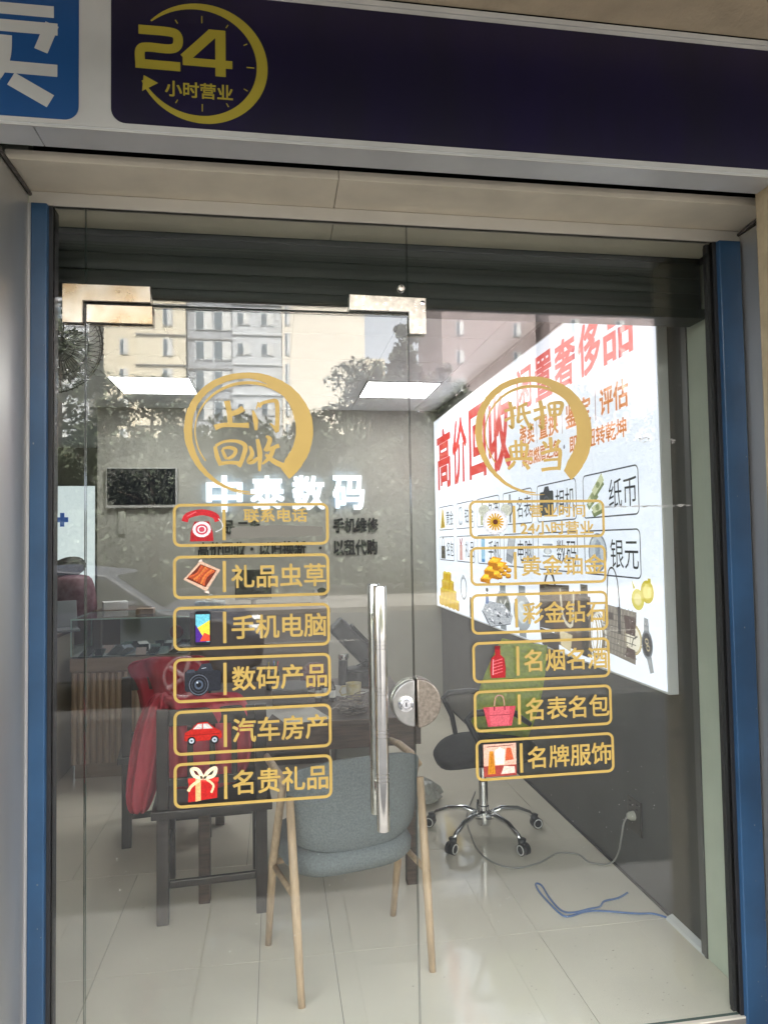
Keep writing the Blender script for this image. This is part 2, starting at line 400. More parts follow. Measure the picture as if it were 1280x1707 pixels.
# dark recess behind the sign bottom
tag(box((-.72, -.25, 2.66), (1.6, -.195, 2.70)).build('recess_back', mat('dark_recess', (.012, .009, .008), .9)), kind='structure')
tag(MB().tube([(-.72, -.222, 2.625), (1.45, -.222, 2.625)], .012, 8).build('dark_pipe', mat('rusty_pipe', (.05, .03, .022), .7, nscale=30, namt=.4)), 'thin rusty pipe in the dark gap behind the shop sign', 'pipe')

# metal-clad reveals and pillars either side
pl = thing('side_cladding', (-.9, -.13, -.04), 'grey brushed aluminium cladding on the left of the doorway', 'cladding')
box((-1.9, -.255, -.10), (-.699, -.02, 2.575)).build('panel', ALU, pl, bevel=.004)
box((-.7, -.022, 0), (-.692, .0, 2.55)).build('edge_bead', ALUW, pl)
MB().tube([(-.697, -.25, 2.583), (-.697, -.1, 2.584), (-.697, -.004, 2.582)], .006, 6).build('sealant', mat('grey_sealant', (.10, .085, .075), .8, nscale=40, namt=.4), pl)
pr = thing('side_cladding', (1.65, -.13, -.04), 'grey brushed aluminium cladding on the right of the doorway beside the blue frame', 'cladding')
box((1.572, -.24, -.10), (1.72, -.015, 2.575)).build('panel', ALU, pr, bevel=.004)
box((1.566, -.018, 0), (1.573, .0, 2.55)).build('edge_bead', ALUW, pr)
MB().tube([(1.571, -.24, 2.57), (1.571, -.12, 2.590), (1.571, -.005, 2.578)], .006, 6).build('sealant', MATS['grey_sealant'], pr)
tag(box((1.462, -.362, -.10), (1.9, -.241, 2.607)).build('stone_pillar', mat('pillar_stone', 'b8a688', .75, nscale=14, namt=.16, bump=.3, bscale=50), bevel=.006), 'weathered beige pillar at the far right under the shop sign', 'pillar')

# blue frame
df = thing('door_frame', (.43, .02, 0), 'blue painted metal frame with black seals round the glass entrance', 'door frame')
box((-.69, -.03, -.10), (-.645, .05, 2.55)).build('jamb', BLUE, df, bevel=.003)
box((1.486, -.03, -.10), (1.565, .05, 2.55)).build('jamb', BLUE, df, bevel=.003)
box((-.645, -.012, -.03), (-.634, .045, 2.55)).build('seal', BLACK, df)
box((1.474, -.012, -.03), (1.486, .045, 2.55)).build('seal', BLACK, df)
box((1.462, .009, -.03), (1.474, .024, 2.55)).build('seal', BLACK, df)
box((-.645, -.012, -.10), (1.486, .03, -.004)).build('threshold', STEELB, df)

# sign board
sg = thing('shop_sign', (.0, -.30, 2.591), 'long white shop sign with blue and navy panels and a yellow 24 hour clock', 'sign')
box((-2.6, -.349, 2.595), (-.585, -.25, 2.992)).build('cabinet', ALUW, sg, bevel=.002)
box((-.583, -.349, 2.595), (1.9, -.25, 2.992)).build('cabinet', ALUW, sg, bevel=.002)
SIGNW = mat('sign_white', (.56, .545, .52), .35, nscale=5, namt=.10)
fc = box((-2.59, -.3502, 2.600), (1.9, -.349, 2.985)).build('face', SIGNW, sg)
box((-2.6, -.354, 2.589), (1.9, -.3505, 2.5945)).build('edge_trim', SIGNW, sg)
box((-2.6, -.354, 2.986), (1.9, -.349, 3.000)).build('edge_trim', SIGNW, sg)
def panel(name, u0, u1, v0, v1, r, M):
    mb = MB(); mb.prism(rrect(u0, u1, v0, v1, r, 8), lambda a, b: on_sign(a, b, 0), lambda a, b: on_sign(a, b, .0012)); return mb.build(name, M, sg)
panel('blue_panel', -.94, -.474, 2.612, 3.0-.018, .035, mat('sign_blue', (.014, .075, .23), .35, nscale=6, namt=.08))
panel('navy_panel', -.397, 1.9, 2.614, 2.972, .035, mat('sign_navy', (.009, .0055, .028), .38, nscale=7, namt=.35, rvar=.1, stretch=(1, 1, .3)))
mb = MB()                                 # the character on the blue panel, stroke by stroke
def cp(p): return p
for k, (p, wd) in enumerate((([(-.83, 2.882), (-.533, 2.884)], .030), ([(-.69, 2.95), (-.69, 2.845)], .034), ([(-.885, 2.838), (-.524, 2.840)], .031), ([(-.537, 2.853), (-.563, 2.782)], .033), ([(-.80, 2.80), (-.765, 2.765)], .030), ([(-.83, 2.765), (-.79, 2.735)], .030),
        ([(-.648, 2.815), (-.652, 2.755), (-.68, 2.70), (-.74, 2.662), (-.84, 2.632)], .036), ([(-.885, 2.736), (-.524, 2.734)], .031), ([(-.632, 2.705), (-.540, 2.655)], .036))):
    brush(mb, cp(p), [wd]*len(p), on_sign, .0016+k*.00003, n=5)
mb.build('lettering', SIGNW, sg)
YEL = mat('sign_yellow', (.39, .31, .036), .4, nscale=10, namt=.06)
cx, cz = -.174, 2.785
mb = MB()
N = 60; a0, a1 = R(140), R(-158)
vs = []; fs = []
for i in range(N+1):
    t = i/N; a = a0+(a1-a0)*t
    wd = .005+.022*math.sin(pi*min(1, max(0, (t*1.0)))**.9)
    wd = .004 + .024*max(0, math.sin(pi*t))**.8
    ro = .166; ri = ro-wd
    if t > .75: ro = .166-(t-.75)*.02; ri = ro-wd
    vs += [on_sign(cx+ro*math.cos(a), cz+.955*ro*math.sin(a), .0016), on_sign(cx+ri*math.cos(a), cz+.955*ri*math.sin(a), .0016)]
    if i: fs.append((2*i-2, 2*i-1, 2*i+1, 2*i))
mb.add(vs, fs)
fill(mb, [(-.318, 2.742), (-.322, 2.70), (-.283, 2.724)], on_sign, .0017)
mb.build('clock_ring', YEL, sg)
for k in range(12):
    a = R(90-30*k)
    if k in (8, 9, 10, 3): pass
    if k in (8, 9, 10): continue
    big = k % 3 == 0; r1, r2 = .132, .132-(.020 if big else .011)
    mb = MB(); line(mb, (cx+r1*math.cos(a), cz+r1*.955*math.sin(a)), (cx+r2*math.cos(a), cz+r2*.955*math.sin(a)), .0028, on_sign, .0016); mb.build('tick', YEL, sg)
mb = MB()                                 # figure 2
def sp(p): return [(-.336+q[0]*.108, 2.760+q[1]*.112) for q in p]
brush(mb, sp([(.05, .90), (.75, .90), (.93, .82), (.93, .60), (.75, .50), (.25, .50), (.09, .42), (.09, .12)]), [.024]*8, on_sign, .0016, n=5)
brush(mb, sp([(-.02, .10), (1.0, .10)]), [.024]*2, on_sign, .0019)
mb.build('numeral', YEL, sg)
mb = MB()                                 # figure 4
def sp(p): return [(-.222+q[0]*.124, 2.752+q[1]*.118) for q in p]
brush(mb, sp([(.60, .98), (.03, .36)]), [.026]*2, on_sign, .0016, n=1)
brush(mb, sp([(0, .30), (1.0, .30)]), [.021]*2, on_sign, .0018, n=1)
brush(mb, sp([(.76, 1.06), (.76, .02)]), [.026]*2, on_sign, .0020, n=1)
brush(mb, sp([(.52, .98), (.86, .98)]), [.019]*2, on_sign, .0022, n=1)
mb.build('numeral', YEL, sg)
mb = MB(); text(mb, '小时营业', -.266, -.097, 2.692, 2.734, on_sign, .02, .0016); mb.build('lettering', YEL, sg)

# ---- glass
def pane(mb, x0, x1, z0, z1, y0=-.006, y1=.006):
    n = len(mb.v)
    mb.box((x0, y0, z0), (x1, y1, z1))
    mb.m[-6:] = [1, 1, 0, 1, 0, 1]
    return mb
side = thing('side_light', (-.59, 0, 0), 'narrow fixed glass side light left of the door', 'glass panel')
pane(MB(), -.634, -.5465, 0, 2.552).build('glass', [GLASS, GLASSE], side)
trs = thing('transom', (-.06, 0, 2.27), 'clear glass transom above the glass door', 'glass panel')
pane(MB(), -.5445, .4185, 2.268, 2.552).build('glass', [GLASS, GLASSE], trs)
fix = thing('fixed_glass_panel', (.95, 0, 0), 'tall fixed glass panel with gold lettering right of the door', 'glass panel')
pane(MB(), .4215, 1.474, 0, 2.552).build('glass', [GLASS, GLASSE], fix)
door = thing('glass_door', (-.06, 0, .01), 'frameless glass door with steel pull handle, round lock and gold lettering', 'door')
pane(MB(), -.5425, .4180, .012, 2.2615).build('glass', [GLASS, GLASSE], door)
# patch fittings
def patch(name, poly, parent, M=STEEL):
    mb = MB()
    for ya, yb in ((-.019, -.0065), (.0065, .019)):
        mb.prism(poly, lambda a, b: (a, ya, b), lambda a, b: (a, yb, b))
    return autosmooth(mb.build(name, M, parent, bevel=.0022))
h1 = thing('patch_fitting', (-.5, 0, 2.2), 'L-shaped polished steel patch fitting at the top left corner of the door', 'hinge')
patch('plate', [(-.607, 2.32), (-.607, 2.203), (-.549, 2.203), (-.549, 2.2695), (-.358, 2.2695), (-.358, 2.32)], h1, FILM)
h2 = thing('patch_fitting', (.4, 0, 2.2), 'L-shaped worn steel patch fitting above the middle of the entrance', 'hinge')
patch('plate', [(.233, 2.32), (.233, 2.2695), (.4205, 2.2695), (.4205, 2.2), (.476, 2.2), (.476, 2.317)], h2, STEELB)
mb = MB().lathe([(0, -.0206), (.0075, -.0204), (.0085, -.0188)], (.465, 0, 2.30), 14, 'y'); mb.build('screw', CHROME, h2)
mb = MB().lathe([(0, -.0206), (.004, -.0204), (.0045, -.0188)], (.452, 0, 2.222), 12, 'y'); mb.build('screw', CHROME, h2)
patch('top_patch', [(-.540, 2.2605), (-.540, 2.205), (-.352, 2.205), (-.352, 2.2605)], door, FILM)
mb = MB().lathe([(.0, -.022), (.010, -.021), (.012, -.014), (.012, -.0065), (0, -.0065)], (.398, 0, 2.345), 18, 'y'); 
tag(autosmooth(mb.build('glass_bolt', STEELB)), 'small round steel bolt in the transom above the middle fitting', 'bolt')
# pull handle: outer and inner bars with grooves and stand-offs
hd = MB(); GRV = []
def handle_bar(y, x, r):
    prof = []; z = .70
    ring_z = [.857, .985, 1.11, 1.245]
    pts = [.700]
    rs = [(0, .700), (r*.92, .7005), (r, .704)]
    for q in ring_z:
        for d in (-.011, 0, .011):
            rs += [(r, q+d-.0016), (r*.90, q+d-.0009), (r*.90, q+d+.0009), (r, q+d+.0016)]
    rs += [(r, 1.416), (r*.92, 1.4195), (0, 1.42)]
    mb = MB().lathe(rs, (x, y, 0), 26, 'z'); return mb
autosmooth(handle_bar(-.068, .307, .0195).build('handle_bar', STEEL, door), 40)
autosmooth(handle_bar(.068, .307, .0195).build('handle_bar', STEEL, door), 40)
for z in (.80, 1.32):
    autosmooth(MB().lathe([(.011, -.055), (.011, -.011), (.016, -.0105), (.016, .0105), (.011, .011), (.011, .055)], (.307, 0, z), 16, 'y').build('standoff', STEELB, door))
# half-moon lock: keyed half on the door, keeper half on the fixed panel
def half(cxx, sgn, r, y0, y1, M, parent, name):
    pts = [(cxx, 1.058+r)]+[(cxx+sgn*r*math.cos(R(a)), 1.058+r*math.sin(R(a))) for a in range(85, -90, -8)]+[(cxx, 1.058-r)]
    if sgn > 0: pts = pts[::-1]
    mb = MB(); mb.prism(pts, lambda a, b: (a, y0, b), lambda a, b: (a, y1, b)); return autosmooth(mb.build(name, M, parent, bevel=.004))
half(.4165, -1, .071, -.030, -.0066, mat('lock_steel', (.45, .44, .42), .34, metal=1, nscale=40, namt=.15), door, 'lock_case')
half(.4165, -1, .071, .0066, .024, STEELB, door, 'lock_case')
k = thing('lock_keeper', (.45, 0, .98), 'half-round brownish steel lock keeper on the fixed panel beside the lock', 'lock')
half(.4225, 1, .0745, -.034, -.0066, mat('brown_steel', (.36, .31, .26), .35, metal=1, nscale=90, namt=.3, bump=.1, bscale=120), k, 'keeper_case')
half(.4225, 1, .0745, .0066, .024, STEELB, k, 'keeper_case')
cyl = autosmooth(MB().lathe([(.0, -.0425), (.0135, -.0425), (.0145, -.041), (.017, -.040), (.018, -.038), (.0235, -.036), (.0245, -.0295)], (.387, 0, 1.058), 28, 'y').build('lock_cylinder', CHROME, door))
box((.3845, -.0431, 1.052), (.3885, -.0424, 1.064)).build('keyhole', BLACK, cyl)

# ---- gold decals
def decal(parent, x0, z0, x1, z1, body, two=None, bar=True, name='decal'):
    mb = MB(); frame(mb, x0, x1, z0, z1, .022, .0085, on_glass)
    o = mb.build(name, GOLD, parent)
    if bar:
        b = MB(); fill(b, [(x0+.143, z0+.018), (x0+.1525, z0+.018), (x0+.1525, z1-.018), (x0+.143, z1-.018)], on_glass); b.build('divider', GOLD, o)
    t = MB()
    if two is None: text(t, body, x0+.168, x0+.449, z0+.028, z1-.030, on_glass, .016)
    else:
        for s, a, bb, c, d in two: text(t, s, x0+a, x0+bb, z0+c, z0+d, on_glass, .022)
    t.build('lettering', GOLD, o)
    return o
LX, RX = -.298, .604
def icon(parent, x0, z0, sc=1.0, dx=.030, w=.106, h=.098):
    return Icon(x0+dx, x0+dx+w, z0+.014, z0+.014+h, on_glass)
LZ = [1.545, 1.391, 1.240, 1.088, .936, .785]
RZ = [1.555, 1.407, 1.255, 1.104, .952, .802]
d1 = decal(door, LX, LZ[0], LX+.460, LZ[0]+.128, '', [('联系电话', .205, .395, .070, .112)])
d2 = decal(door, LX, LZ[1], LX+.460, LZ[1]+.128, '礼品虫草')
d3 = decal(door, LX, LZ[2], LX+.460, LZ[2]+.129, '手机电脑')
d4 = decal(door, LX, LZ[3], LX+.461, LZ[3]+.130, '数码产品')
d5 = decal(door, LX, LZ[4], LX+.461, LZ[4]+.130, '汽车房产')
d6 = decal(door, LX, LZ[5], LX+.461, LZ[5]+.130, '名贵礼品')
e1 = decal(fix, RX, RZ[0], RX+.454, RZ[0]+.122, '', [('营业时间', .200, .388, .066, .108), ('24小时营业', .168, .415, .010, .054)])
e2 = decal(fix, RX, RZ[1], RX+.455, RZ[1]+.123, '黄金铂金')
e3 = decal(fix, RX, RZ[2], RX+.456, RZ[2]+.127, '彩金钻石')
e4 = decal(fix, RX+.001, RZ[3], RX+.458, RZ[3]+.128, '名烟名酒')
e5 = decal(fix, RX+.002, RZ[4], RX+.460, RZ[4]+.129, '名表名包')
e6 = decal(fix, RX+.005, RZ[5], RX+.463, RZ[5]+.127, '名牌服饰')
# frosted patch over an erased line in the first decal
fp = MB(); fill(fp, [(LX+.165, LZ[0]+.022), (LX+.44, LZ[0]+.028), (LX+.44, LZ[0]+.055), (LX+.30, LZ[0]+.062), (LX+.17, LZ[0]+.055)], on_glass, .0003)
fp.build('masking_film', mat('grey_film', (.16, .15, .125), .6), d1)

ic = icon(door, LX, LZ[0]); 
ic.poly('b01420', (.18, .02), (.82, .02), (.80, .30), (.70, .62), (.30, .62), (.20, .30))
ic.stroke('c01824', .17, (.04, .62), (.12, .80), (.5, .90), (.85, .80), (.94, .62)); ic.stroke('e0606a', .03, (.10, .78), (.35, .92))
ic.ell('f2e6ea', .5, .38, .25, .24); ic.ring('c03048', .5, .38, .17, .16, .05); ic.ell('c04055', .5, .38, .08, .08)
ic.stroke('d8d8d8', .025, (.96, .70), (1.06, .55), (1.05, .40), (.88, .30)); ic.build('telephone_print', d1)
ic = icon(door, LX, LZ[1]); ic.poly('d9b49a', (.0, .45), (.45, 1.0), (1.0, .72), (.62, .08)); ic.poly('6a2412', (.08, .47), (.46, .90), (.90, .70), (.60, .20))
for q in range(7):
    t = q/6; ic.stroke(['c65a2c', 'a8441c', 'd07838'][q % 3], .06, (.14+.40*t, .50-.26*t+.02), (.34+.25*t+.03, .62-.10*t), (.50+.34*t, .86-.16*t))
ic.poly('e8d2c4', (.40, .98), (.48, 1.06), (.52, .98)); ic.poly('e8d2c4', (.55, .06), (.70, .0), (.68, .10)); ic.build('caterpillar_fungus_box_print', d2)
ic = icon(door, LX, LZ[2], dx=.044); ic.poly('15151c', *rrect(.16, .60, 0, 1.02, .08)); ic.rect('6ec6d8', .19, .10, .57, .93)
ic.poly('f2d840', (.19, .50), (.57, .75), (.57, .30), (.35, .30)); ic.poly('4a1f8a', (.19, .62), (.19, .10), (.48, .10)); ic.poly('e24a30', (.30, .12), (.42, .38), (.57, .30), (.57, .12)); ic.build('phone_print', d3)
ic = icon(door, LX, LZ[3]); ic.poly('23252c', *rrect(.02, 1.0, .18, .80, .08)); ic.poly('2c2f38', (.35, .78), (.48, 1.0), (.72, 1.02), (.80, .78)); ic.poly('3c404a', (.06, .74), (.30, .74), (.28, .84), (.10, .84))
ic.ell('101116', .40, .38, .29, .34); ic.ring('5b606b', .40, .38, .27, .31, .03); ic.ring('3a3e48', .40, .38, .20, .23, .03); ic.ell('4c5768', .40, .38, .12, .14); ic.ell('0a0a0e', .40, .38, .07, .08); ic.ell('c5ccd6', .36, .45, .025, .03)
ic.stroke('b8bcc4', .018, (.48, .86), (.60, .88)); ic.build('camera_print', d4)
ic = icon(door, LX, LZ[4]); ic.poly('b52219', (.0, .30), (.02, .52), (.20, .62), (.36, .80), (.62, .82), (.84, .62), (1.0, .52), (1.02, .34), (.9, .28), (.1, .26))
ic.poly('c8c6c0', (.24, .62), (.37, .76), (.48, .77), (.48, .62)); ic.poly('c8c6c0', (.51, .62), (.51, .77), (.63, .77), (.78, .62)); ic.stroke('7c120e', .02, (.04, .44), (.95, .46))
for q in (.20, .82): ic.ell('141414', q, .28, .115, .125); ic.ell('b9c0c8', q, .28, .07, .075); ic.ell('40444a', q, .28, .03, .03)
ic.build('car_print', d5)
ic = icon(door, LX, LZ[5]); ic.poly('b61f1c', (.10, .02), (.88, .10), (.90, .62), (.12, .66)); ic.poly('d63a30', (.10, .60), (.92, .58), (.92, .70), (.10, .72)); ic.poly('e8b074', (.30, .03), (.44, .05), (.44, .70), (.30, .70))
ic.stroke('f4ddb8', .10, (.50, .70), (.36, .96), (.20, .98), (.28, .78), (.50, .70)); ic.stroke('f4ddb8', .10, (.52, .70), (.66, .90), (.84, .98), (.78, .76), (.52, .70)); ic.stroke('f0d0a0', .08, (.42, .66), (.20, .50), (.10, .34)); ic.stroke('f0d0a0', .06, (.60, .66), (.78, .48), (.72, .26)); ic.build('gift_print', d6)
ic = icon(fix, RX, RZ[0]); ic.ell('b9bdb0', .18, .76, .17, .2); ic.ell('b9bdb0', .86, .78, .17, .2); ic.ell('cfd0d6', .52, .40, .40, .42); ic.ell('ece6ea', .52, .40, .34, .36)
for q in range(16):
    a = 2*pi*q/16; ic.stroke('c99b1e', .05, (.52+.07*math.cos(a), .40+.07*math.sin(a)), (.52+.26*math.cos(a), .40+.28*math.sin(a)))
ic.ell('5a2408', .52, .40, .08, .085); ic.build('clock_flower_print', e1)
ic = icon(fix, RX, RZ[1])
for q, (x, y) in enumerate(((.02, .10), (.28, .22), (.14, .36), (.40, .48), (.26, .62))):
    ic.poly('d99a18', (x, y), (x+.30, y-.06), (x+.46, y+.10), (x+.16, y+.18)); ic.poly('a86a0a', (x, y), (x+.30, y-.06), (x+.30, y-.18), (x, y-.10)); ic.poly('f0c33c', (x+.05, y+.03), (x+.28, y-.01), (x+.36, y+.08), (x+.15, y+.13))
for q, (x, y) in enumerate(((.62, .16), (.76, .26), (.88, .18), (.80, .46), (.68, .36), (.90, .36))): ic.ell('8a5608', x, y-.05, .085, .055); ic.ell('cf9a22', x, y, .085, .055)
ic.ell('b47c16', .24, .0, .07, .04); ic.build('gold_bars_print', e2)
ic = icon(fix, RX, RZ[2]); ic.poly('9fa4a8', (.05, .62), (.30, .92), (.72, .80), (1.0, .42), (.92, .16), (.30, .10))
random.seed(3)
for q in range(26):
    x, y = random.uniform(.12, .85), random.uniform(.18, .75); ic.poly(random.choice(['e9ebee', '40444a', 'c2c6ca', '6a6f76']), (x, y), (x+random.uniform(.04, .13), y-.05), (x+.05, y+random.uniform(.03, .1)))
ic.stroke('303338', .018, (.05, .62), (.30, .10)); ic.stroke('303338', .018, (.30, .10), (.92, .16)); ic.build('diamond_print', e3)
ic = icon(fix, RX, RZ[3]); ic.poly('a51a22', (.28, .0), (.72, .0), (.74, .30), (.70, .62), (.58, .74), (.58, .95), (.42, .95), (.42, .74), (.30, .62), (.26, .30)); ic.rect('7c0f16', .42, .90, .58, 1.02)
for q in range(5): ic.stroke('d8656a', .03, (.33, .12+q*.10), (.64, .20+q*.10))
ic.stroke('e79aa0', .03, (.36, .60), (.34, .10)); ic.build('liquor_bottle_print', e4)
ic = icon(fix, RX, RZ[4]); ic.stroke('b88a72', .035, (.36, .62), (.40, .92), (.52, 1.0), (.64, .92), (.68, .62)); ic.poly('b8434e', (.02, .64), (.16, .02), (.88, .02), (1.02, .64)); ic.poly('c95a64', (.20, .64), (.24, .04), (.80, .04), (.84, .64)); ic.stroke('8c2a36', .02, (.22, .38), (.82, .38)); ic.rect('7a2430', .34, .52, .38, .66); ic.rect('7a2430', .66, .52, .70, .66); ic.build('handbag_print', e5)
ic = icon(fix, RX, RZ[5]); ic.rect('9c3f36', .0, -.02, 1.0, 1.0); ic.rect('dcae98', .0, .32, 1.0, 1.0); ic.stroke('6a2a20', .02, (.1, .92), (.9, .94)); ic.poly('c98420', (.12, .06), (.36, .06), (.30, .78), (.18, .78)); ic.poly('efe2cc', (.36, .36), (.62, .34), (.66, .80), (.50, .90), (.34, .78)); ic.poly('c45a34', (.66, .46), (.92, .48), (.84, .86), (.70, .86)); ic.poly('e8c6b6', (.52, .04), (.96, .06), (.94, .26), (.62, .30))
ic.stroke('a86418', .02, (.2, .1), (.24, .7)); ic.stroke('a86418', .02, (.28, .1), (.27, .7)); ic.build('clothes_rail_print', e6)

# brush rings and calligraphy
def ring_decal(parent, cx, cz, rx, rz):
    mb = MB(); vs = []; fs = []; N = 96; rnd = random.Random(5)
    for i in range(N+1):
        t = i/N; a = R(-52)+R(322)*t
        d = math.degrees(a)
        wd = .052 if d < 20 else .052-(d-20)/70*.034 if d < 90 else .018+(d-90)/90*.006 if d < 180 else .024-(d-180)/90*.020
        if d < -40: wd *= .75+.25*(d+52)/12
        wob = 1+.012*math.sin(3.1*a)+rnd.uniform(-.004, .004)
        ro = 1.0*wob
        vs += [on_glass(cx+rx*ro*math.cos(a), cz+rz*ro*math.sin(a)), on_glass(cx+(rx*ro-wd)*math.cos(a), cz+(rz*ro-wd)*math.sin(a))]
        if i: fs.append((2*i-2, 2*i, 2*i+1, 2*i-1))
    mb.add(vs, fs)
    vs = []; fs = []
    for i in range(50):
        t = i/49; a = R(38)+R(178)*t; wd = .004+.006*math.sin(pi*min(1, t*1.3+.1)); r = .84
        vs += [on_glass(cx+rx*r*math.cos(a), cz+rz*r*math.sin(a), .0009), on_glass(cx+(rx*r-wd)*math.cos(a), cz+(rz*r-wd)*math.sin(a), .0009)]
        if i: fs.append((2*i-2, 2*i, 2*i+1, 2*i-1))
    mb.add(vs, fs)
    brush(mb, [(cx-.06, cz-rz*.97), (cx-.01, cz-rz*1.03), (cx+.03, cz-rz*1.03)], [.001, .004, .001], on_glass)
    return mb.build('brush_ring', GOLD, parent)
GL = {
 '上': [([(.36, 1), (.43, .55), (.45, .12)], [.17, .14, .13]), ([(.48, .52), (.66, .60), (.84, .74)], [.13, .15, .17]), ([(0, .02), (.25, .12), (.7, .12), (1.0, .12)], [.16, .13, .12, .16])],
 '门': [([(.03, .66), (.13, .36), (.14, .04)], [.05, .15, .07]), ([(.16, .70), (.24, .92)], [.03, .05]), ([(.26, .76), (.36, .88), (.70, .96), (.90, .93), (.93, .5), (.90, .0)], [.12, .10, .10, .13, .12, .13]), ([(.93, .0), (.78, .16), (.66, .26)], [.13, .08, .03])],
 '回': [([(.02, .78), (.08, .4), (.20, .06)], [.10, .13, .13]), ([(.04, .80), (.30, .96), (.70, .98), (.96, .80), (.90, .40), (.76, .0)], [.09, .08, .10, .14, .13, .12]), ([(.16, .12), (.45, .16), (.78, .14)], [.12, .10, .12]), ([(.24, .66), (.32, .42), (.38, .30)], [.08, .10, .08]), ([(.24, .68), (.46, .74), (.66, .64), (.58, .42), (.40, .30)], [.06, .10, .12, .10, .08])],
 '收': [([(.04, .72), (.10, .50), (.02, .28), (.14, .28), (.30, .44)], [.05, .10, .12, .10, .04]), ([(.24, .92), (.30, .5), (.28, .0)], [.08, .12, .05]), ([(.46, 1), (.56, .92), (.50, .70), (.42, .58)], [.05, .11, .11, .08]), ([(.46, .60), (.62, .66), (.80, .74)], [.08, .09, .10]), ([(.66, .70), (.56, .42), (.36, .20)], [.10, .11, .04]), ([(.44, .48), (.66, .28), (1.0, .10)], [.06, .12, .14])],
 '抵': [([(0, .68), (.20, .73), (.44, .82)], [.10, .08, .10]), ([(.20, 1), (.28, .6), (.28, .12), (.14, .20)], [.12, .13, .12, .03]), ([(0, .34), (.2, .44), (.44, .54)], [.10, .08, .03]), ([(.86, .96), (.68, .88), (.50, .82)], [.12, .09, .04]), ([(.55, .82), (.52, .55), (.50, .30), (.70, .42)], [.09, .10, .10, .03]), ([(.52, .56), (.75, .60), (.98, .66)], [.08, .08, .10]), ([(.68, .84), (.76, .45), (.98, .06), (.99, .26)], [.09, .10, .11, .02]), ([(.58, .20), (.70, .10)], [.04, .11])],
 '押': [([(0, .64), (.20, .70), (.42, .78)], [.10, .08, .10]), ([(.22, 1), (.28, .6), (.28, .06), (.14, .16)], [.12, .13, .12, .03]), ([(0, .32), (.2, .42), (.44, .52)], [.10, .08, .03]), ([(.50, .88), (.54, .64), (.56, .46)], [.08, .10, .08]), ([(.50, .88), (.74, .93), (.96, .90), (.92, .66), (.86, .50)], [.07, .09, .13, .11, .08]), ([(.54, .68), (.72, .70), (.90, .72)], [.07, .07, .07]), ([(.56, .48), (.72, .50), (.88, .52)], [.07, .07, .07]), ([(.71, .92), (.71, .5), (.70, .0)], [.09, .10, .06])],
 '典': [([(.18, .76), (.22, .55), (.26, .36)], [.09, .10, .09]), ([(.18, .76), (.50, .82), (.80, .82), (.78, .58), (.74, .36)], [.07, .07, .11, .10, .08]), ([(.40, 1), (.42, .6), (.42, .36)], [.09, .09, .07]), ([(.60, 1), (.60, .6), (.59, .36)], [.09, .09, .07]), ([(.22, .58), (.5, .60), (.76, .60)], [.07, .06, .07]), ([(0, .30), (.3, .35), (.7, .36), (1, .35)], [.11, .09, .09, .12]), ([(.36, .28), (.26, .14), (.10, .0)], [.08, .11, .08]), ([(.62, .26), (.76, .14), (.86, .0)], [.05, .11, .12])],
 '当': [([(.48, 1), (.50, .8), (.50, .58)], [.12, .12, .09]), ([(.14, .86), (.26, .78), (.30, .66)], [.07, .12, .09]), ([(.88, .92), (.78, .80), (.68, .68)], [.12, .10, .04]), ([(.06, .50), (.40, .58), (.86, .62), (.86, .30), (.82, .02)], [.10, .09, .13, .12, .10]), ([(.16, .30), (.5, .33), (.82, .34)], [.08, .08, .08]), ([(.06, .02), (.4, .06), (.84, .08)], [.11, .10, .10])],
}
def calli(parent, items, scale=1.0):
    mb = MB(); k = 0
    for ch, u0, u1, v0, v1 in items:
        for pts, ws in GL[ch]:
            k += 1
            brush(mb, [(u0+p[0]*(u1-u0), v0+p[1]*(v1-v0)) for p in pts], [q*(u1-u0+v1-v0)/2*1.16 for q in ws], on_glass, .0006+.00001*k)
    mb.build('calligraphy', GOLD, parent)
r1 = ring_decal(door, -.074, 1.890, .192, .183)
calli(r1, [('上', -.176, -.075, 1.899, 1.983), ('门', -.066, .016, 1.890, 1.988), ('回', -.177, -.083, 1.783, 1.862), ('收', -.078, .038, 1.770, 1.876)])
r2 = ring_decal(fix, .826, 1.890, .197, .190)
calli(r2, [('抵', .728, .818, 1.900, 1.993), ('押', .826, .926, 1.905, 1.999), ('典', .726, .818, 1.776, 1.870), ('当', .842, .920, 1.771, 1.880)])

# smudges of old adhesive on the fixed panel
SMU = mat('adhesive_smear', (.62, .60, .58), .8, nscale=300, namt=.5)
for (a, b, rx, rz) in ((1.205, 1.873, .022, .009), (1.30, 1.870, .018, .009)):
    mb = MB(); rnd = random.Random(int(a*100))
    for q in range(46):
        t = rnd.uniform(0, 6.28); r_ = rnd.random()**.5; x, z = a+rx*r_*math.cos(t), b+rz*r_*math.sin(t); l = rnd.uniform(.002, .006)
        fill(mb, [(x-l, z), (x, z-.0006), (x+l, z+.0004), (x, z+.0008)], on_glass, .0003)
    mb.build('adhesive_smudge', SMU, fix)
mb = MB(); rnd = random.Random(9)
for q in range(120):
    x = rnd.uniform(1.06, 1.36); z = 1.652+(x-1.06)*.012+rnd.gauss(0, .0022); l = rnd.uniform(.004, .016)
    fill(mb, [(x-l, z), (x, z-.0005), (x+l, z+.0003), (x, z+.0006)], on_glass, .0003)
mb.build('adhesive_smudge', SMU, fix)

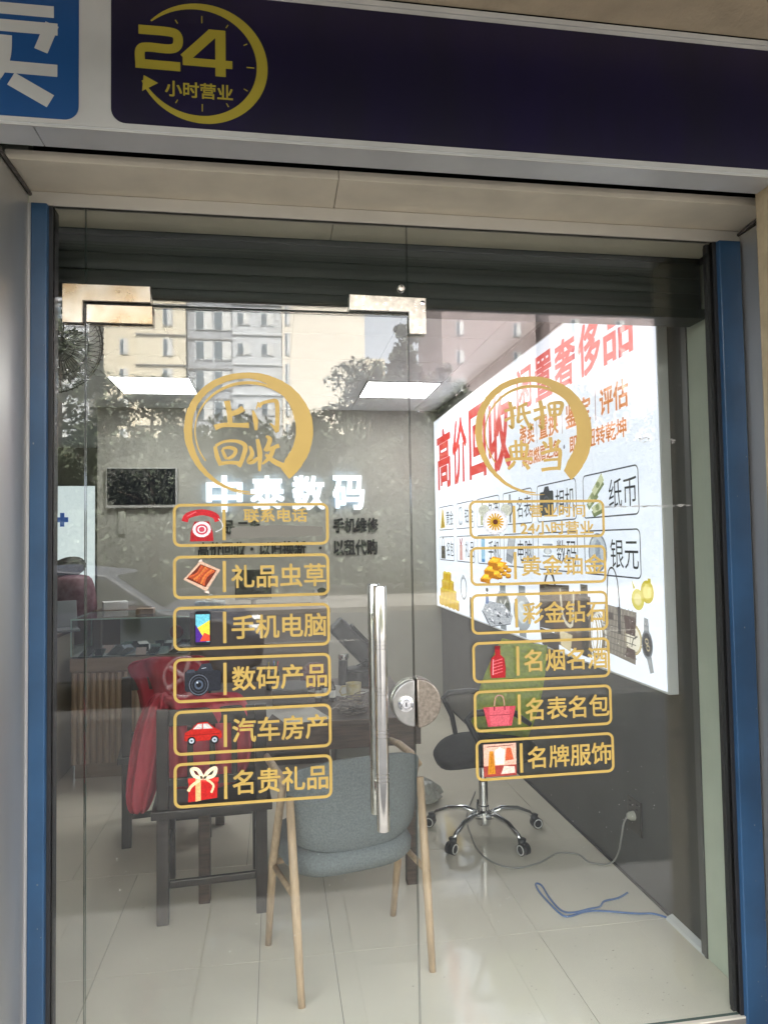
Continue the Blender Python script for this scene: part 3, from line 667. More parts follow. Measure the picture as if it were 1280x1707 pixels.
# ---- rolling shutter box behind the transom
HDZ = 2.335
sh = thing('rolling_shutter', (.43, .2, 2.27), 'dark green rolled shutter and its box behind the top of the glass', 'shutter')
box((-.695, .16, 2.372), (1.54, .30, 2.75)).build('box', DARKM, sh, bevel=.004)
for q in range(4):
    z = 2.372+q*.055
    MB().prism([(.141, z), (.165, z), (.165, z+.054), (.143, z+.054), (.1395, z+.03)], lambda a, b: (-.69, a, b), lambda a, b: (1.525, a, b)).build('slat', DARKM, sh)
box((-.695, .13, HDZ), (1.54, .24, 2.37)).build('bottom_rail', DARKM, sh, bevel=.004)
tag(box((-.70, .022, 2.577), (1.70, .05, 2.96)).build('wall_header', DARKM), kind='structure')

# ================================================================== INTERIOR
# ceiling lights
LAMP = mat('lamp_diffuser', (1, 1, .985), .5, emit=em(21))
for (x0, x1, lab) in ((-1.233, -.627, 'square lit ceiling light panel nearer the corridor'), (.727, 1.333, 'square lit ceiling light panel nearer the lit wall sign')):
    t = thing('ceiling_light', ((x0+x1)/2, 3.58, 2.815), lab, 'ceiling light', 'ceiling light panels')
    y0, y1 = .25+5*.605+.002, .25+6*.605-.002
    mb = MB(); e = .012
    for a, b in (((x0, y0, 2.814), (x1, y0+e, 2.83)), ((x0, y1-e, 2.814), (x1, y1, 2.83)), ((x0, y0+e, 2.814), (x0+e, y1-e, 2.83)), ((x1-e, y0+e, 2.814), (x1, y1-e, 2.83))): mb.box(a, b)
    mb.build('frame', GREYP, t)
    box((x0+e, y0+e, 2.818), (x1-e, y1-e, 2.829)).build('diffuser', LAMP, t)

# wall lettering
lt = thing('wall_lettering', (.1, 4.49, 1.86), 'large glowing white shop name letters on the grey back wall', 'lettering')
LETW = mat('glowing_letter', (.80, .90, 1.0), .5, emit=em(1.02))
for ch, u0, u1 in (('中', -.625, -.295), ('泰', -.225, .09), ('数', .16, .47), ('码', .54, .845)):
    mb = MB(); text(mb, ch, u0, u1, 1.862 if ch != '中' else 1.85, 2.19, on_back, .03, .012, ext=.012); mb.build('letter', LETW, lt)
sl = thing('wall_slogan', (.1, 4.49, 1.5), 'two rows of small black lettering under the glowing shop name', 'lettering')
BLKL = mat('black_letter', (.012, .012, .014), .5)
for body, u0, u1, v0, v1 in (('品', -.475, -.37, 1.65, 1.775), ('二手', -.345, -.135, 1.65, 1.775), ('手机维修', .545, .975, 1.645, 1.785), ('高价回收', -.705, -.275, 1.430, 1.575), ('以旧换新', -.145, .285, 1.430, 1.575), ('以租代购', .545, .965, 1.430, 1.580)):
    mb = MB(); text(mb, body, u0, u1, v0, v1, on_back, .03, .003, ext=.003); mb.build('lettering', BLKL, sl)
for u in (-.215, .42):
    mb = MB(); mb.prism(ell(u, 1.505, .014, .014), lambda a, b: on_back(a, b, 0), lambda a, b: on_back(a, b, .006)); mb.build('dot', BLKL, sl)

# television
tv = thing('television', (-1.19, 4.46, 1.9), 'flat black television with a thin pale frame on the grey back wall', 'television')
box((-1.50, 4.44, 1.895), (-.882, 4.495, 2.258)).build('casing', mat('tv_frame', (.45, .44, .42), .4), tv, bevel=.004)
box((-1.487, 4.436, 1.922), (-.893, 4.441, 2.250)).build('screen', mat('tv_screen', (.006, .007, .012), .12), tv)
box((-1.40, 4.475, 1.66), (-1.34, 4.497, 1.893)).build('cable_cover', WALLG, tv)

# corridor lit poster with blue plus
pb = thing('lit_poster', (-2.6, 7.27, .98), 'tall glowing white poster with a blue plus at the end of the corridor', 'poster')
box((-3.25, 7.255, .985), (-2.262, 7.298, 2.335)).build('box', GREYP, pb, bevel=.003)
box((-3.24, 7.25, .995), (-2.27, 7.256, 2.325)).build('panel', mat('poster_glow', (.76, .86, .88), .5, emit=em(.85)), pb)
mb = MB()
def on_post(u, v, w=0): return Vector((u, 7.249-w, v))
text(mb, '+', -2.735, -2.59, 1.81, 1.985, on_post, .07, .002); fill(mb, [(-2.83, 1.83), (-2.755, 1.83), (-2.745, 1.865), (-2.82, 1.865)], on_post, .002); mb.build('blue_plus', mat('plus_blue', (.02, .10, .42), .5, emit=em(.5)), pb)

# ---- big lightbox on the right wall
lb = thing('lightbox_sign', (1.53, 2.47, .93), 'huge backlit white wall sign with red headline and pictures of valuables', 'sign')
box((1.5365, .455, .925), (1.5798, 4.49, 2.715)).build('casing', WHITEP, lb, bevel=.003)
box((1.5355, .465, .935), (1.537, 4.48, 2.705)).build('panel', mat('lightbox_white', (.80, .85, .97), .35, spec=.4, emit=em(.88)), lb)
def tx(body, y0, y1, z0, z1, c, bold=.02, shear=0):
    mb = MB(); text(mb, body, -y0, -y1, z0, z1, on_right, bold, .0006, shear=shear); return mb.build('lettering', lm(c), lb)
for ch, y0, y1 in (('高', 4.36, 3.84), ('价', 3.78, 3.32), ('回', 3.25, 2.80), ('收', 2.74, 2.26)): tx(ch, y0, y1, 2.03, 2.585, 'e2342c', .026)
for ch, y0, y1 in (('闲', 2.12, 1.86), ('置', 1.80, 1.54), ('奢', 1.50, 1.23), ('侈', 1.20, .95), ('品', .92, .645)): tx(ch, y0, y1, 2.36, 2.625, 'e2342c', .022)
ORN = 'e0801e'
for ch, y0, y1 in (('寄卖', 2.08, 1.83), ('置换', 1.755, 1.47), ('鉴定', 1.375, 1.07), ('评估', .975, .70)): tx(ch, y0, y1, 2.13, 2.262, ORN, .02)
for y in (1.79, 1.42, 1.02):
    mb = MB(); line(mb, (-y, 2.12), (-y, 2.27), .006, on_right); mb.build('divider', lm('a05a50'), lb)
tx('解您燃眉之急', 2.05, 1.46, 2.005, 2.10, ORN); tx('即刻扭转乾坤', 1.33, .725, 2.0, 2.09, ORN)
mb = MB(); fill(mb, ell(-1.40, 2.045, .012, .012), on_right); mb.build('dot', lm('9c98a8'), lb)
names = [['黄金', '铂金', '名酒', '名表', '相机', '纸币'], ['名包', '礼品', '手机', '电脑', '数码', '银元']]
def pic(y0, y1, z0, z1): return Icon(-y0, -y1, z0, z1, on_right, lm)
for r_ in range(2):
    for c_ in range(6):
        y0 = 4.33-c_*.629; y1 = y0-.55; z1 = (1.868, 1.592)[r_]; z0 = z1-.218
        mb = MB(); frame(mb, -y0, -y1, z0, z1, .03, .007, on_right); o = mb.build('name_box', lm('4a4c58'), lb)
        t = MB(); text(t, names[r_][c_], -(y0-.275), -(y0-.53), z0+.04, z1-.045, on_right, .0); t.build('lettering', lm('23242c'), o)
        i = pic(y0-.04, y0-.25, z0+.015, z1-.015); k = r_*6+c_
        if k == 0: i.poly('e2c21c', (.1, .02), (.9, .05), (.62, .9), (.45, 1)); i.poly('a8860a', (.35, .1), (.7, .1), (.5, .7))
        elif k == 1 : i.ring('9aa0a8', .45, .5, .3, .42, .07); i.ring('c8ccd4', .62, .5, .3, .42, .06)
        elif k == 2: i.poly('c5c98c', (.3, 0), (.7, 0), (.7, .55), (.56, .7), (.56, 1), (.44, 1), (.44, .7), (.3, .55))
        elif k == 3: i.rect('8c9298', .42, 0, .58, 1); i.ell('3a4048', .5, .5, .26, .26); i.ell('d8dce0', .5, .5, .18, .19)
        elif k == 4: i.poly('23252b', *rrect(.02, 1, .12, .85, .08)); i.poly('33363e', (.3, .85), (.4, 1), (.66, 1), (.75, .85)); i.ell('101116', .5, .46, .3, .32); i.ring('6a6f78', .5, .46, .24, .26, .05); i.ell('45506a', .5, .46, .12, .13)
        elif k == 5:
            for a, b, t in ((.0, .2, .1), (.25, .0, -.1), (.3, .45, .15)):
                i.poly('7d8a5c', (a, b+.1), (a+.5, b+.35+t), (a+.62, b+.15+t), (a+.12, b-.06)); i.poly('d7dcb4', (a, b+.2), (a+.5, b+.45+t), (a+.62, b+.25+t), (a+.12, b+.04)); i.ell('8f9a6a', a+.31, b+.24+t*.5, .1, .08)
        elif k == 6: i.stroke('70665c', .05, (.3, .6), (.4, .98), (.6, .98), (.7, .6)); i.poly('4a433c', (.12, 0), (.88, 0), (.84, .62), (.16, .62)); i.rect('8a7a60', .12, .45, .88, .5)
        elif k == 7: i.poly('f0d8d6', (.2, 0), (.8, 0), (.74, .68), (.26, .68)); i.stroke('b8322e', .09, (.5, .66), (.3, .98)); i.stroke('b8322e', .09, (.5, .66), (.7, .98)); i.rect('d88078', .44, 0, .56, .66)
        elif k == 8: i.poly('3f8fd0', *rrect(.3, .7, 0, 1, .06)); i.rect('a8d8f4', .34, .12, .66, .9)
        elif k == 9: i.poly('8a909a', (.05, .35), (.7, .2), (.95, .95), (.3, 1)); i.poly('c4c8d0', (.1, .4), (.66, .27), (.88, .9), (.33, .95)); i.poly('a4aab4', (.05, .35), (.7, .2), (.55, .02), (0, .12))
        elif k == 10: i.ell('b8c0cc', .5, .5, .3, .1); i.stroke('9aa2b0', .05, (.15, .7), (.85, .7)); i.stroke('9aa2b0', .05, (.15, .35), (.85, .35)); i.ell('e4e8f0', .5, .52, .16, .14)
        elif k == 11: i.ell('8d949e', .5, .5, .47, .5, 26); i.ell('c8d0da', .5, .5, .41, .44, 26); i.poly('98a4b4', (.3, .15), (.7, .15), (.62, .5), (.66, .75), (.5, .85), (.36, .7), (.4, .45))
        i.build('picture', o)
# row of pictures along the bottom
i = pic(4.45, 3.60, .945, 1.28)
for y, n in ((.05, 5), (.28, 4), (.52, 3), (.74, 2)):
    for q in range(n):
        x = .08+(5-n)*.07+q*.17
        i.poly('e0b818', (x, y), (x+.15, y-.04), (x+.15, y+.17), (x, y+.2)); i.poly('f4dc50', (x, y+.2), (x+.15, y+.17), (x+.2, y+.22), (x+.06, y+.25)); i.poly('a87a08', (x+.15, y-.04), (x+.18, y), (x+.18, y+.2), (x+.15, y+.17))
i.build('gold_bar_stack_picture', lb)
i = pic(3.62, 3.38, 1.06, 1.26); i.ring('8f96a0', .5, .5, .42, .5, .1); i.ell('d0d6de', .5, .95, .14, .1); i.build('ring_picture', lb)
i = pic(3.36, 3.24, .94, 1.10); i.rect('16161a', .3, 0, .7, 1); i.ell('c8a040', .5, .9, .2, .06); i.build('pen_picture', lb)
i = pic(2.98, 2.72, .94, 1.20); i.poly('5a7ab0', (.3, .55), (.7, .55), (.6, .85), (.4, .85)); i.poly('c6ccd4', (.0, .3), (.3, .55), (.75, .5), (1, .25), (.5, .0)); i.poly('7c8490', (.3, .3), (.6, .35), (.5, .05)); i.ell('30343c', .5, .95, .12, .06); i.build('gem_pendant_picture', lb)
for y, c, f in ((2.66, '20342c', '3c4a48'), (2.28, '9aa4ac', 'd8e0e4')):
    i = pic(y, y-.34, .94, 1.26); i.rect('7c858c', .32, 0, .68, 1); i.ell('9aa2a8', .5, .48, .48, .36); i.ell(c, .5, .48, .42, .31); i.ell(f, .5, .48, .30, .22)
    i.stroke('f0f4f4', .04, (.5, .48), (.7, .64)); i.stroke('f0f4f4', .04, (.5, .48), (.34, .6)); i.build('wristwatch_picture', lb)
i = pic(1.82, 1.12, .94, 1.32); i.poly('35271e', (.02, .92), (.62, .96), (.62, .3), (.0, .25)); i.poly('55402e', (.28, .90), (.98, .85), (.98, .1), (.32, .08)); i.rect('241a14', .82, .05, .94, 1.0)
i.stroke('2a2018', .03, (.12, .9), (.2, 1.1), (.3, 1.08), (.36, .9)); i.stroke('d8cfb8', .03, (.45, .9), (.5, .5), (.66, .42), (.7, .9)); i.poly('221813', (.0, .25), (.40, .22), (.40, -.02), (.05, .0)); i.poly('d9c9a0', (.42, .30), (.66, .28), (.62, .04), (.44, .08)); i.build('dark_handbags_picture', lb)
i = pic(1.22, .98, .97, 1.20)
for q in range(4): i.ring(['b8a06a', 'd8d4c4', '8a7a5c', 'e4e0d4'][q], .35+.12*q, .5, .33, .5, .06)
i.build('bangles_picture', lb)
i = pic(1.03, .68, .985, 1.25); i.poly('7d7468', (.14, .97), (.98, .92), (.92, .06), (.0, .14)); 
for q in range(9): i.stroke('aaa294', .015, (.16+.09*q, .95), (.04+.09*q, .14))
for q in range(7): i.stroke('5a5248', .013, (.06, .22+.1*q), (.95, .16+.11*q))
i.poly('4a3128', (.66, .84), (.96, .84), (.94, .52), (.70, .54)); i.rect('3c2c26', .24, .72, .38, .84); i.rect('2a2220', .50, .5, .58, .96); i.poly('4a3128', (.66, .16), (.92, .14), (.92, .30), (.72, .32))
i.stroke('2c2624', .025, (.22, .94), (.26, 1.5), (.40, 1.62), (.52, 1.4), (.56, .9)); i.build('monogram_tote_picture', lb)
i = pic(.80, .645, 1.04, 1.18); i.ell('c9b98a', .5, .5, .5, .5); i.ell('efe8d4', .5, .5, .40, .40); i.stroke('40382c', .05, (.5, .5), (.74, .62)); i.stroke('40382c', .05, (.5, .5), (.40, .24)); i.build('gold_watch_picture', lb)
i = pic(.655, .555, .99, 1.215); i.poly('9fa3a6', (.30, 1), (.62, .98), (.70, .70), (.24, .72)); i.poly('9fa3a6', (.40, .26), (.80, .3), (.95, .02), (.66, -.02)); i.ell('80868c', .48, .5, .46, .27); i.ell('14161a', .48, .5, .38, .22)
i.ring('c8b890', .46, .56, .14, .06, .03); i.ring('c8b890', .56, .44, .14, .06, .03); i.stroke('6c7278', .03, (.30, .85), (.64, .84)); i.build('steel_watch_picture', lb)
i = pic(.73, .54, 1.24, 1.375); i.ell('d8cc3c', .30, .34, .28, .34); i.ell('efe49a', .30, .34, .16, .2); i.ell('d2c018', .72, .62, .28, .36); i.ell('f0e27a', .72, .62, .18, .24); i.poly('d8cc3c', (.05, .95), (.12, .65), (.2, .7)); i.rect('d2c018', .76, .92, .88, 1.04); i.build('gold_pendants_picture', lb)

# ---- glass display counter
ct = thing('display_counter', (-.97, 3.1, 0), 'glass topped display counter with fluted wooden front', 'counter')
box((-1.34, 2.88, 0), (-.60, 3.38, .09)).build('plinth', BANDW, ct)
box((-1.36, 2.868, .09), (-.59, 3.40, .715)).build('carcass', BANDW, ct)
for q in range(19):
    x = -1.355+q*.0405
    MB().prism([(x, 2.867), (x+.006, 2.852), (x+.017, 2.846), (x+.028, 2.852), (x+.034, 2.867)], lambda a, b: (a, b, .10), lambda a, b: (a, b, .70)).build('flute', FLUTE, ct)
box((-1.365, 2.845, .715), (-.59, 3.40, .80)).build('top_band', BANDW, ct, bevel=.003)
box((-1.355, 2.86, .801), (-.60, 3.39, .812)).build('display_bed', mat('display_bed', (.20, .20, .19), .5), ct)
def gp(a, b, faces, name='glass'):
    mb = MB().box(a, b); mb.m = [0 if q in faces else 1 for q in range(6)]; return mb.build(name, [CASEG, CASEE], ct)
gp((-1.355, 2.852, .813), (-.60, 2.858, 1.056), (2, 4)); gp((-1.361, 2.852, .813), (-1.355, 3.39, 1.056), (3, 5)); gp((-1.361, 2.846, 1.057), (-.59, 3.395, 1.065), (0, 1))
box((-1.15, 3.37, .813), (-.60, 3.388, 1.056)).build('back_panel', mat('case_back', (.36, .38, .37), .4), ct)
box((-1.26, 3.05, .813), (-1.215, 3.10, 1.05)).build('post', BROWNP, ct)
PHC = [mat('phone_%d' % q, c, .25, spec=.6) for q, c in enumerate([(.03, .03, .035), (.35, .36, .37), (.10, .13, .16), (.50, .50, .48), (.05, .09, .08), (.24, .26, .30), (.30, .22, .20)])]
rnd = random.Random(4); cols = ['black', 'silver', 'dark blue', 'white', 'dark green', 'grey', 'bronze']
for r_ in range(3):
    for q in range(8):
        x = -1.27+q*.085+rnd.uniform(-.012, .012); y = 2.93+r_*.13+rnd.uniform(-.01, .01)
        if r_ == 2 and q < 2: continue
        T = Matrix.Translation((x, y, .824+.004*r_)) @ Matrix.Rotation(rnd.uniform(-.5, .5), 4, 'Z') @ Matrix.Rotation(R(14), 4, 'X')
        c = (q*3+r_*2+rnd.randrange(2)) % 7
        mb = MB().box((-.034, -.068, -.004), (.034, .068, .004), T=T); o = mb.build('mobile_phone', PHC[c], bevel=.002)
        sc_ = MB().box((-.031, -.064, .0042), (.031, .064, .0046), T=T).build('screen', mat('phone_glass', (.015, .017, .02), .08), o) if (q+r_) % 2 else None
        tag(o, 'mobile phone lying in the %s row of the glass counter' % ['front', 'middle', 'back'][r_], 'phone', 'phones in the %s row of the counter' % ['front', 'middle', 'back'][r_])
tag(box((-.98, 3.05, 1.0655), (-.86, 3.14, 1.105)).build('small_carton', mat('carton', (.33, .24, .17), .7), bevel=.002), 'small brown carton on top of the glass counter', 'box')
tag(autosmooth(MB().lathe([(.0, -.01), (.045, -.008), (.05, 0), (.045, .008), (0, .01)], (-.74, 3.33, .90), 24, 'y').build('round_sticker', mat('maroon', (.16, .03, .045), .5))), 'round maroon disc at the back of the glass counter', 'disc')

# heap behind the counter at the left
def blob(name, secs, M, parent=None, n=18, seed=1, amp=.01, sub=1):
    rnd = random.Random(seed); S_ = []
    for (cx_, cy_, cz_, rx_, ry_) in secs:
        S_.append([(cx_+(rx_+rnd.uniform(-amp, amp))*math.cos(2*pi*k/n), cy_+(ry_+rnd.uniform(-amp, amp))*math.sin(2*pi*k/n), cz_+rnd.uniform(-amp, amp)*.5) for k in range(n)])
    return MB().loft(S_).build(name, M, parent, smooth=True, sub=sub)
o = blob('shopping_bag', [(-1.60, 3.58, .78, .14, .10), (-1.58, 3.58, .9, .20, .11), (-1.57, 3.58, 1.10, .22, .12), (-1.58, 3.58, 1.28, .20, .10), (-1.58, 3.58, 1.33, .17, .08), (-1.58, 3.58, 1.34, .05, .03)], mat('burgundy_print', (.09, .018, .035), .6, nscale=18, col2=(.20, .10, .12)), seed=3, amp=.012)
tag(o, 'burgundy patterned soft bag behind the left end of the counter', 'bag')
o = blob('black_bag', [(-1.63, 3.60, 1.32, .10, .07), (-1.62, 3.60, 1.36, .17, .09), (-1.59, 3.60, 1.42, .14, .08), (-1.56, 3.60, 1.465, .08, .05), (-1.56, 3.60, 1.475, .02, .02)], BLKF, seed=8, amp=.014)
tag(o, 'slumped black bag on top of the burgundy bag', 'bag')
t = thing('laptop', (-1.50, 2.92, .98), 'open grey laptop beyond the left end of the counter', 'laptop')
Tm = Matrix.Translation((-1.50, 3.0, .995)) @ Matrix.Rotation(R(20), 4, 'Z') @ Matrix.Rotation(R(-28), 4, 'X')
MB().box((-.14, -.004, 0), (.14, .004, .20), T=Tm).build('lid', mat('laptop_grey', (.22, .23, .24), .35, metal=.4), t, bevel=.003)
MB().box((-.14, -.19, -.014), (.14, 0, 0), T=Matrix.Translation((-1.50, 3.0, .995)) @ Matrix.Rotation(R(20), 4, 'Z')).build('base', MATS['laptop_grey'], t, bevel=.003)
t = thing('side_cabinet', (-1.6, 2.9, 0), 'pale wooden cabinet with a brown top at the far left edge', 'cabinet')
box((-1.95, 2.70, 0), (-1.43, 3.2, .955)).build('body', mat('pale_cabinet', (.34, .30, .23), .5, nscale=4, namt=.1), t, bevel=.003)
box((-1.97, 2.68, .955), (-1.41, 3.22, .98)).build('top', BROWNP, t, bevel=.003)
tag(MB().box((-.09, -.06, 0), (.09, .06, .06), T=Matrix.Translation((-1.24, 3.62, 1.06)) @ Matrix.Rotation(.3, 4, 'Z')).build('paper_stack', WHITEP, bevel=.003), 'pale stack of papers behind the glass counter', 'paper')
tag(box((-1.38, 3.50, 0), (-1.0, 3.85, 1.06)).build('back_shelf', BROWNP, bevel=.004), 'brown shelf unit behind the glass counter', 'shelf')

# brown cabinet with monitor
t = thing('brown_cabinet', (-.1, 3.15, 0), 'plain brown panelled reception cabinet beside the glass counter', 'cabinet')
box((-.585, 2.88, 0), (.37, 3.45, 1.055)).build('body', BROWNP, t, bevel=.003)
box((-.587, 2.865, 1.055), (.385, 3.46, 1.085)).build('top', BROWNP, t, bevel=.003)
t = thing('computer_monitor', (-.16, 3.2, 1.085), 'black computer monitor standing on the brown cabinet', 'monitor')
MB().box((-.135, -.015, .05), (.135, .02, .275), T=Matrix.Translation((-.165, 3.2, 1.085)) @ Matrix.Rotation(R(-8), 4, 'X')).build('panel', BLKP, t, bevel=.006)
MB().tube([(-.165, 3.215, 1.09), (-.165, 3.215, 1.16)], .02, 10).build('neck', BLKP, t)
MB().prism(rrect(-.30, .04, 3.10, 3.30, .04), lambda a, b: (a, b, 1.0855), lambda a, b: (a, b, 1.10)).build('foot', BLKP, t)
t = thing('tape_dispenser', (.31, 3.15, 1.085), 'white tape holder with a black roll on the brown cabinet', 'tape holder')
MB().prism([(.255, 1.0856), (.385, 1.0856), (.385, 1.115), (.33, 1.13), (.305, 1.20), (.285, 1.205), (.27, 1.13)], lambda a, b: (a, 3.11, b), lambda a, b: (a, 3.16, b)).build('body', WHITEP, t, bevel=.004)
autosmooth(MB().lathe([(.02, -.02), (.042, -.02), (.042, .02), (.02, .02)], (.342, 3.135, 1.175), 22, 'y').build('roll', BLKP, t))

# ---- desk and what stands on it
dk = thing('desk', (.2, 1.4, 0), 'dark brown wooden desk behind the grey-green chair', 'desk')
box((-.36, 1.0, .735), (.66, 1.98, .760)).build('top', DESKW, dk, bevel=.003)
box((-.345, 1.012, .632), (.645, 1.032, .734)).build('apron', DESKW, dk, bevel=.002)
box((-.345, 1.94, .632), (.645, 1.96, .734)).build('apron', DESKW, dk, bevel=.002)
box((.625, 1.034, .632), (.645, 1.94, .734)).build('apron', DESKW, dk, bevel=.002)
box((-.345, 1.034, .632), (-.325, 1.94, .734)).build('apron', DESKW, dk, bevel=.002)
for x, y in ((-.34, 1.034), (.575, 1.034), (-.34, 1.89), (.575, 1.89)): box((x, y, 0), (x+.048, y+.048, .633)).build('leg', DESKW, dk, bevel=.003)
box((.30, 1.55, .05), (.57, 1.88, .60)).build('drawer_unit', mat('drawer_grey', (.20, .19, .17), .5), dk, bevel=.003)
for q in range(3): box((.31, 1.544, .07+q*.18), (.56, 1.55, .23+q*.18)).build('drawer_front', mat('drawer_grey2', (.26, .25, .23), .5), dk, bevel=.002)
mg = thing('mug', (.40, 1.42, .76), 'yellow-rimmed white mug on the desk', 'mug')
autosmooth(MB().lathe([(.030, 0), (.036, .004), (.040, .08), (.036, .08), (.033, .008), (0, .007)], (.385, 1.42, .7605), 24).build('cup', mat('mug_white', (.55, .52, .40), .3, nscale=25, col2=(.45, .36, .12)), mg))
MB().tube([(.349, 1.42, .825), (.325, 1.42, .825), (.315, 1.42, .80), (.325, 1.42, .78), (.348, 1.42, .785)], .005, 8).build('handle', MATS['mug_white'], mg, smooth=True)
mb = MB(); rnd = random.Random(12)                   # coiled ash-brown cord heap
for q in range(26):
    a0 = rnd.uniform(0, 6.28); cxx, cyy = .345+rnd.uniform(-.05, .05), 1.16+rnd.uniform(-.04, .04); rr = rnd.uniform(.025, .05); zz = .766+rnd.random()**1.6*.075; tl = rnd.uniform(-.35, .35)
    mb.tube([(cxx+rr*math.cos(a0+k*.5), cyy+rr*math.sin(a0+k*.5), zz+tl*rr*math.cos(k*.5)*.7) for k in range(11)], .0028, 5)
tag(mb.build('net_heap', mat('ash_net', (.24, .205, .19), .8, nscale=60, namt=.4), smooth=True), 'tangled ash-brown cord heaped on the front edge of the desk', 'cord')
eq = thing('black_equipment', (.45, 1.75, .76), 'bulky black slanted equipment with a silver cap on the desk', 'equipment')
T = Matrix.Translation((.43, 1.82, .99)) @ Matrix.Rotation(R(47), 4, 'Y')
MB().box((-.15, -.06, -.055), (.16, .06, .05), T=T).build('arm', BLKP, eq, bevel=.02)
MB().box((-.08, -.065, .05), (.13, .02, .066), T=T).build('ridge', BLKF, eq, bevel=.006)
MB().tube([(.362, 1.76, .765), (.366, 1.76, .90)], .026, 14).build('pillar', BLKP, eq, smooth=False)
autosmooth(MB().lathe([(.0, 0), (.025, .002), (.03, .012), (.028, .03)], (.368, 1.76, .902), 18).build('cap', CHROME, eq))
autosmooth(MB().lathe([(.09, 0), (.095, .01), (.09, .075), (.095, .08), (.09, .09), (.0, .095)], (.475, 1.78, .7605), 28).build('base', BLKP, eq))
for q in range(5): MB().tube([(.44+.02*q, 1.74, .87+.012*q), (.50, 1.70, .90), (.54, 1.76, .84-.01*q)], .004, 6).build('cable', BLKP, eq, smooth=True)
fl = blob('floral_pouch', [(.20, 1.72, .761, .06, .05), (.20, 1.72, .80, .075, .055), (.20, 1.72, .86, .07, .05), (.21, 1.72, .895, .05, .03), (.21, 1.72, .90, .02, .01)], mat('floral_pink', (.30, .16, .18), .6, nscale=60, col2=(.12, .03, .06)), seed=5, amp=.008)
tag(fl, 'small pink floral pouch on the desk beside the black equipment', 'pouch')
tag(box((-.02, 1.30, .7605), (.15, 1.52, .845)).build('dark_box', mat('dark_box', (.04, .035, .035), .4), bevel=.004), 'dark box on the desk behind the door lettering', 'box')
rk = thing('bottle_rack', (.24, 1.42, .76), 'small group of dark bottles with pale labels on the desk', 'bottles')
for q, (x, y) in enumerate(((.205, 1.40), (.245, 1.45), (.275, 1.39))):
    b = autosmooth(MB().lathe([(.016, 0), (.017, .004), (.017, .07), (.008, .085), (.008, .10), (0, .10)], (x, y, .7605), 16).build('bottle', mat('dark_bottle', (.03, .02, .02), .2), rk)); autosmooth(MB().lathe([(.0173, .02), (.0173, .055)], (x, y, .7605), 16).build('paper_label', WHITEP, b))

# ---- dark wooden chair and red coat
def dark_chair(name, loc, rz, label):
    t = thing(name, loc, label, 'chair', 'dark wooden chairs', rz)
    def L(mb, n, **k): return mb.build(n, DWOOD, t, local=True, bevel=.004, **k)
    w, d = .20, .21
    for s in (-1, 1):
        L(MB().prism([(-d-.02, .0), (-d+.028, 0), (-d+.034, .44), (-d+.012, .87), (-d-.024, .87), (-d-.014, .44)], lambda a, b: (s*w-.024, a, b), lambda a, b: (s*w+.024, a, b)), 'back_leg')
        L(MB().box((s*w-.022, d-.03, 0), (s*w+.022, d+.016, .425)), 'front_leg')
        L(MB().box((s*w-.011, -d+.03, .20), (s*w+.011, d-.03, .232)), 'stretcher')
    L(MB().box((-w+.024, -d-.008, .14), (w-.024, -d+.012, .170)), 'stretcher')
    L(MB().box((-w+.024, d-.02, .26), (w-.024, d, .29)), 'stretcher')
    L(MB().box((-w-.045, -d-.03, .428), (w+.045, d+.045, .462)), 'seat')
    L(MB().box((-w+.024, -d-.016, .80), (w-.024, -d+.006, .868)), 'top_rail')
    L(MB().box((-w+.024, -d-.010, .55), (w-.024, -d+.008, .585)), 'back_rail')
    for q in (-.09, 0, .09): L(MB().box((q-.012, -d-.010, .585), (q+.012, -d+.004, .80)), 'back_slat')
    return t
dark_chair('dark_wooden_chair', (-.283, 1.125, 0), R(4), 'dark wooden chair with the red coat hanging from its back')
dark_chair('dark_wooden_chair', (-.60, 1.93, 0), R(8), 'further dark wooden chair under the red cloth')
def cloth(name, secs, M, seed, n=36, fold=.026):
    rnd = random.Random(seed); ph = [rnd.uniform(0, 6.28) for _ in range(4)]; S_ = []
    for j, (z, x0, x1, cyy, dep) in enumerate(secs):
        ring = []
        for k in range(n):
            a = 2*pi*k/n; u = math.cos(a); v = math.sin(a)
            x = (x0+x1)/2+(x1-x0)/2*math.copysign(abs(u)**.75, u)
            f = fold*(math.sin(9*u+ph[0]+j*.4)+.6*math.sin(17*u+ph[1]-j*.5))*(1 if v < 0 else .4)
            ring.append((x, cyy+dep*v+f, z+.006*math.sin(5*u+ph[2])))
        S_.append(ring)
    return MB().loft(S_).build(name, M, smooth=True, sub=1)
ct_ = thing('red_coat', (-.5, .98, .45), 'red coat hanging over the back of the dark wooden chair', 'coat')
WM_id = WM[ct_]
def part_of(o, parent):
    # re-express an unparented mesh in its parent's frame
    mw = WM[o]; inv = WM[parent].inverted(); o.parent = parent; o.location = (inv @ mw).translation; WM[o] = mw; return o
part_of(cloth('sleeve', [(.425, -.598, -.55, .985, .018), (.45, -.622, -.532, .985, .035), (.50, -.632, -.512, .985, .045), (.58, -.622, -.488, .985, .05), (.66, -.612, -.468, .985, .05), (.74, -.600, -.452, .985, .05), (.82, -.577, -.440, .985, .05), (.88, -.545, -.440, .985, .045), (.912, -.520, -.450, .985, .03), (.92, -.500, -.465, .985, .012)], REDC, 2), ct_)
part_of(cloth('body', [(.50, -.455, -.16, 1.005, .03), (.58, -.452, -.12, 1.0, .04), (.68, -.455, -.10, .99, .042), (.78, -.465, -.10, .97, .045), (.86, -.475, -.12, .955, .045), (.895, -.48, -.14, .95, .045), (.912, -.48, -.16, .95, .025), (.917, -.47, -.2, .95, .008)], REDC, 3), ct_)
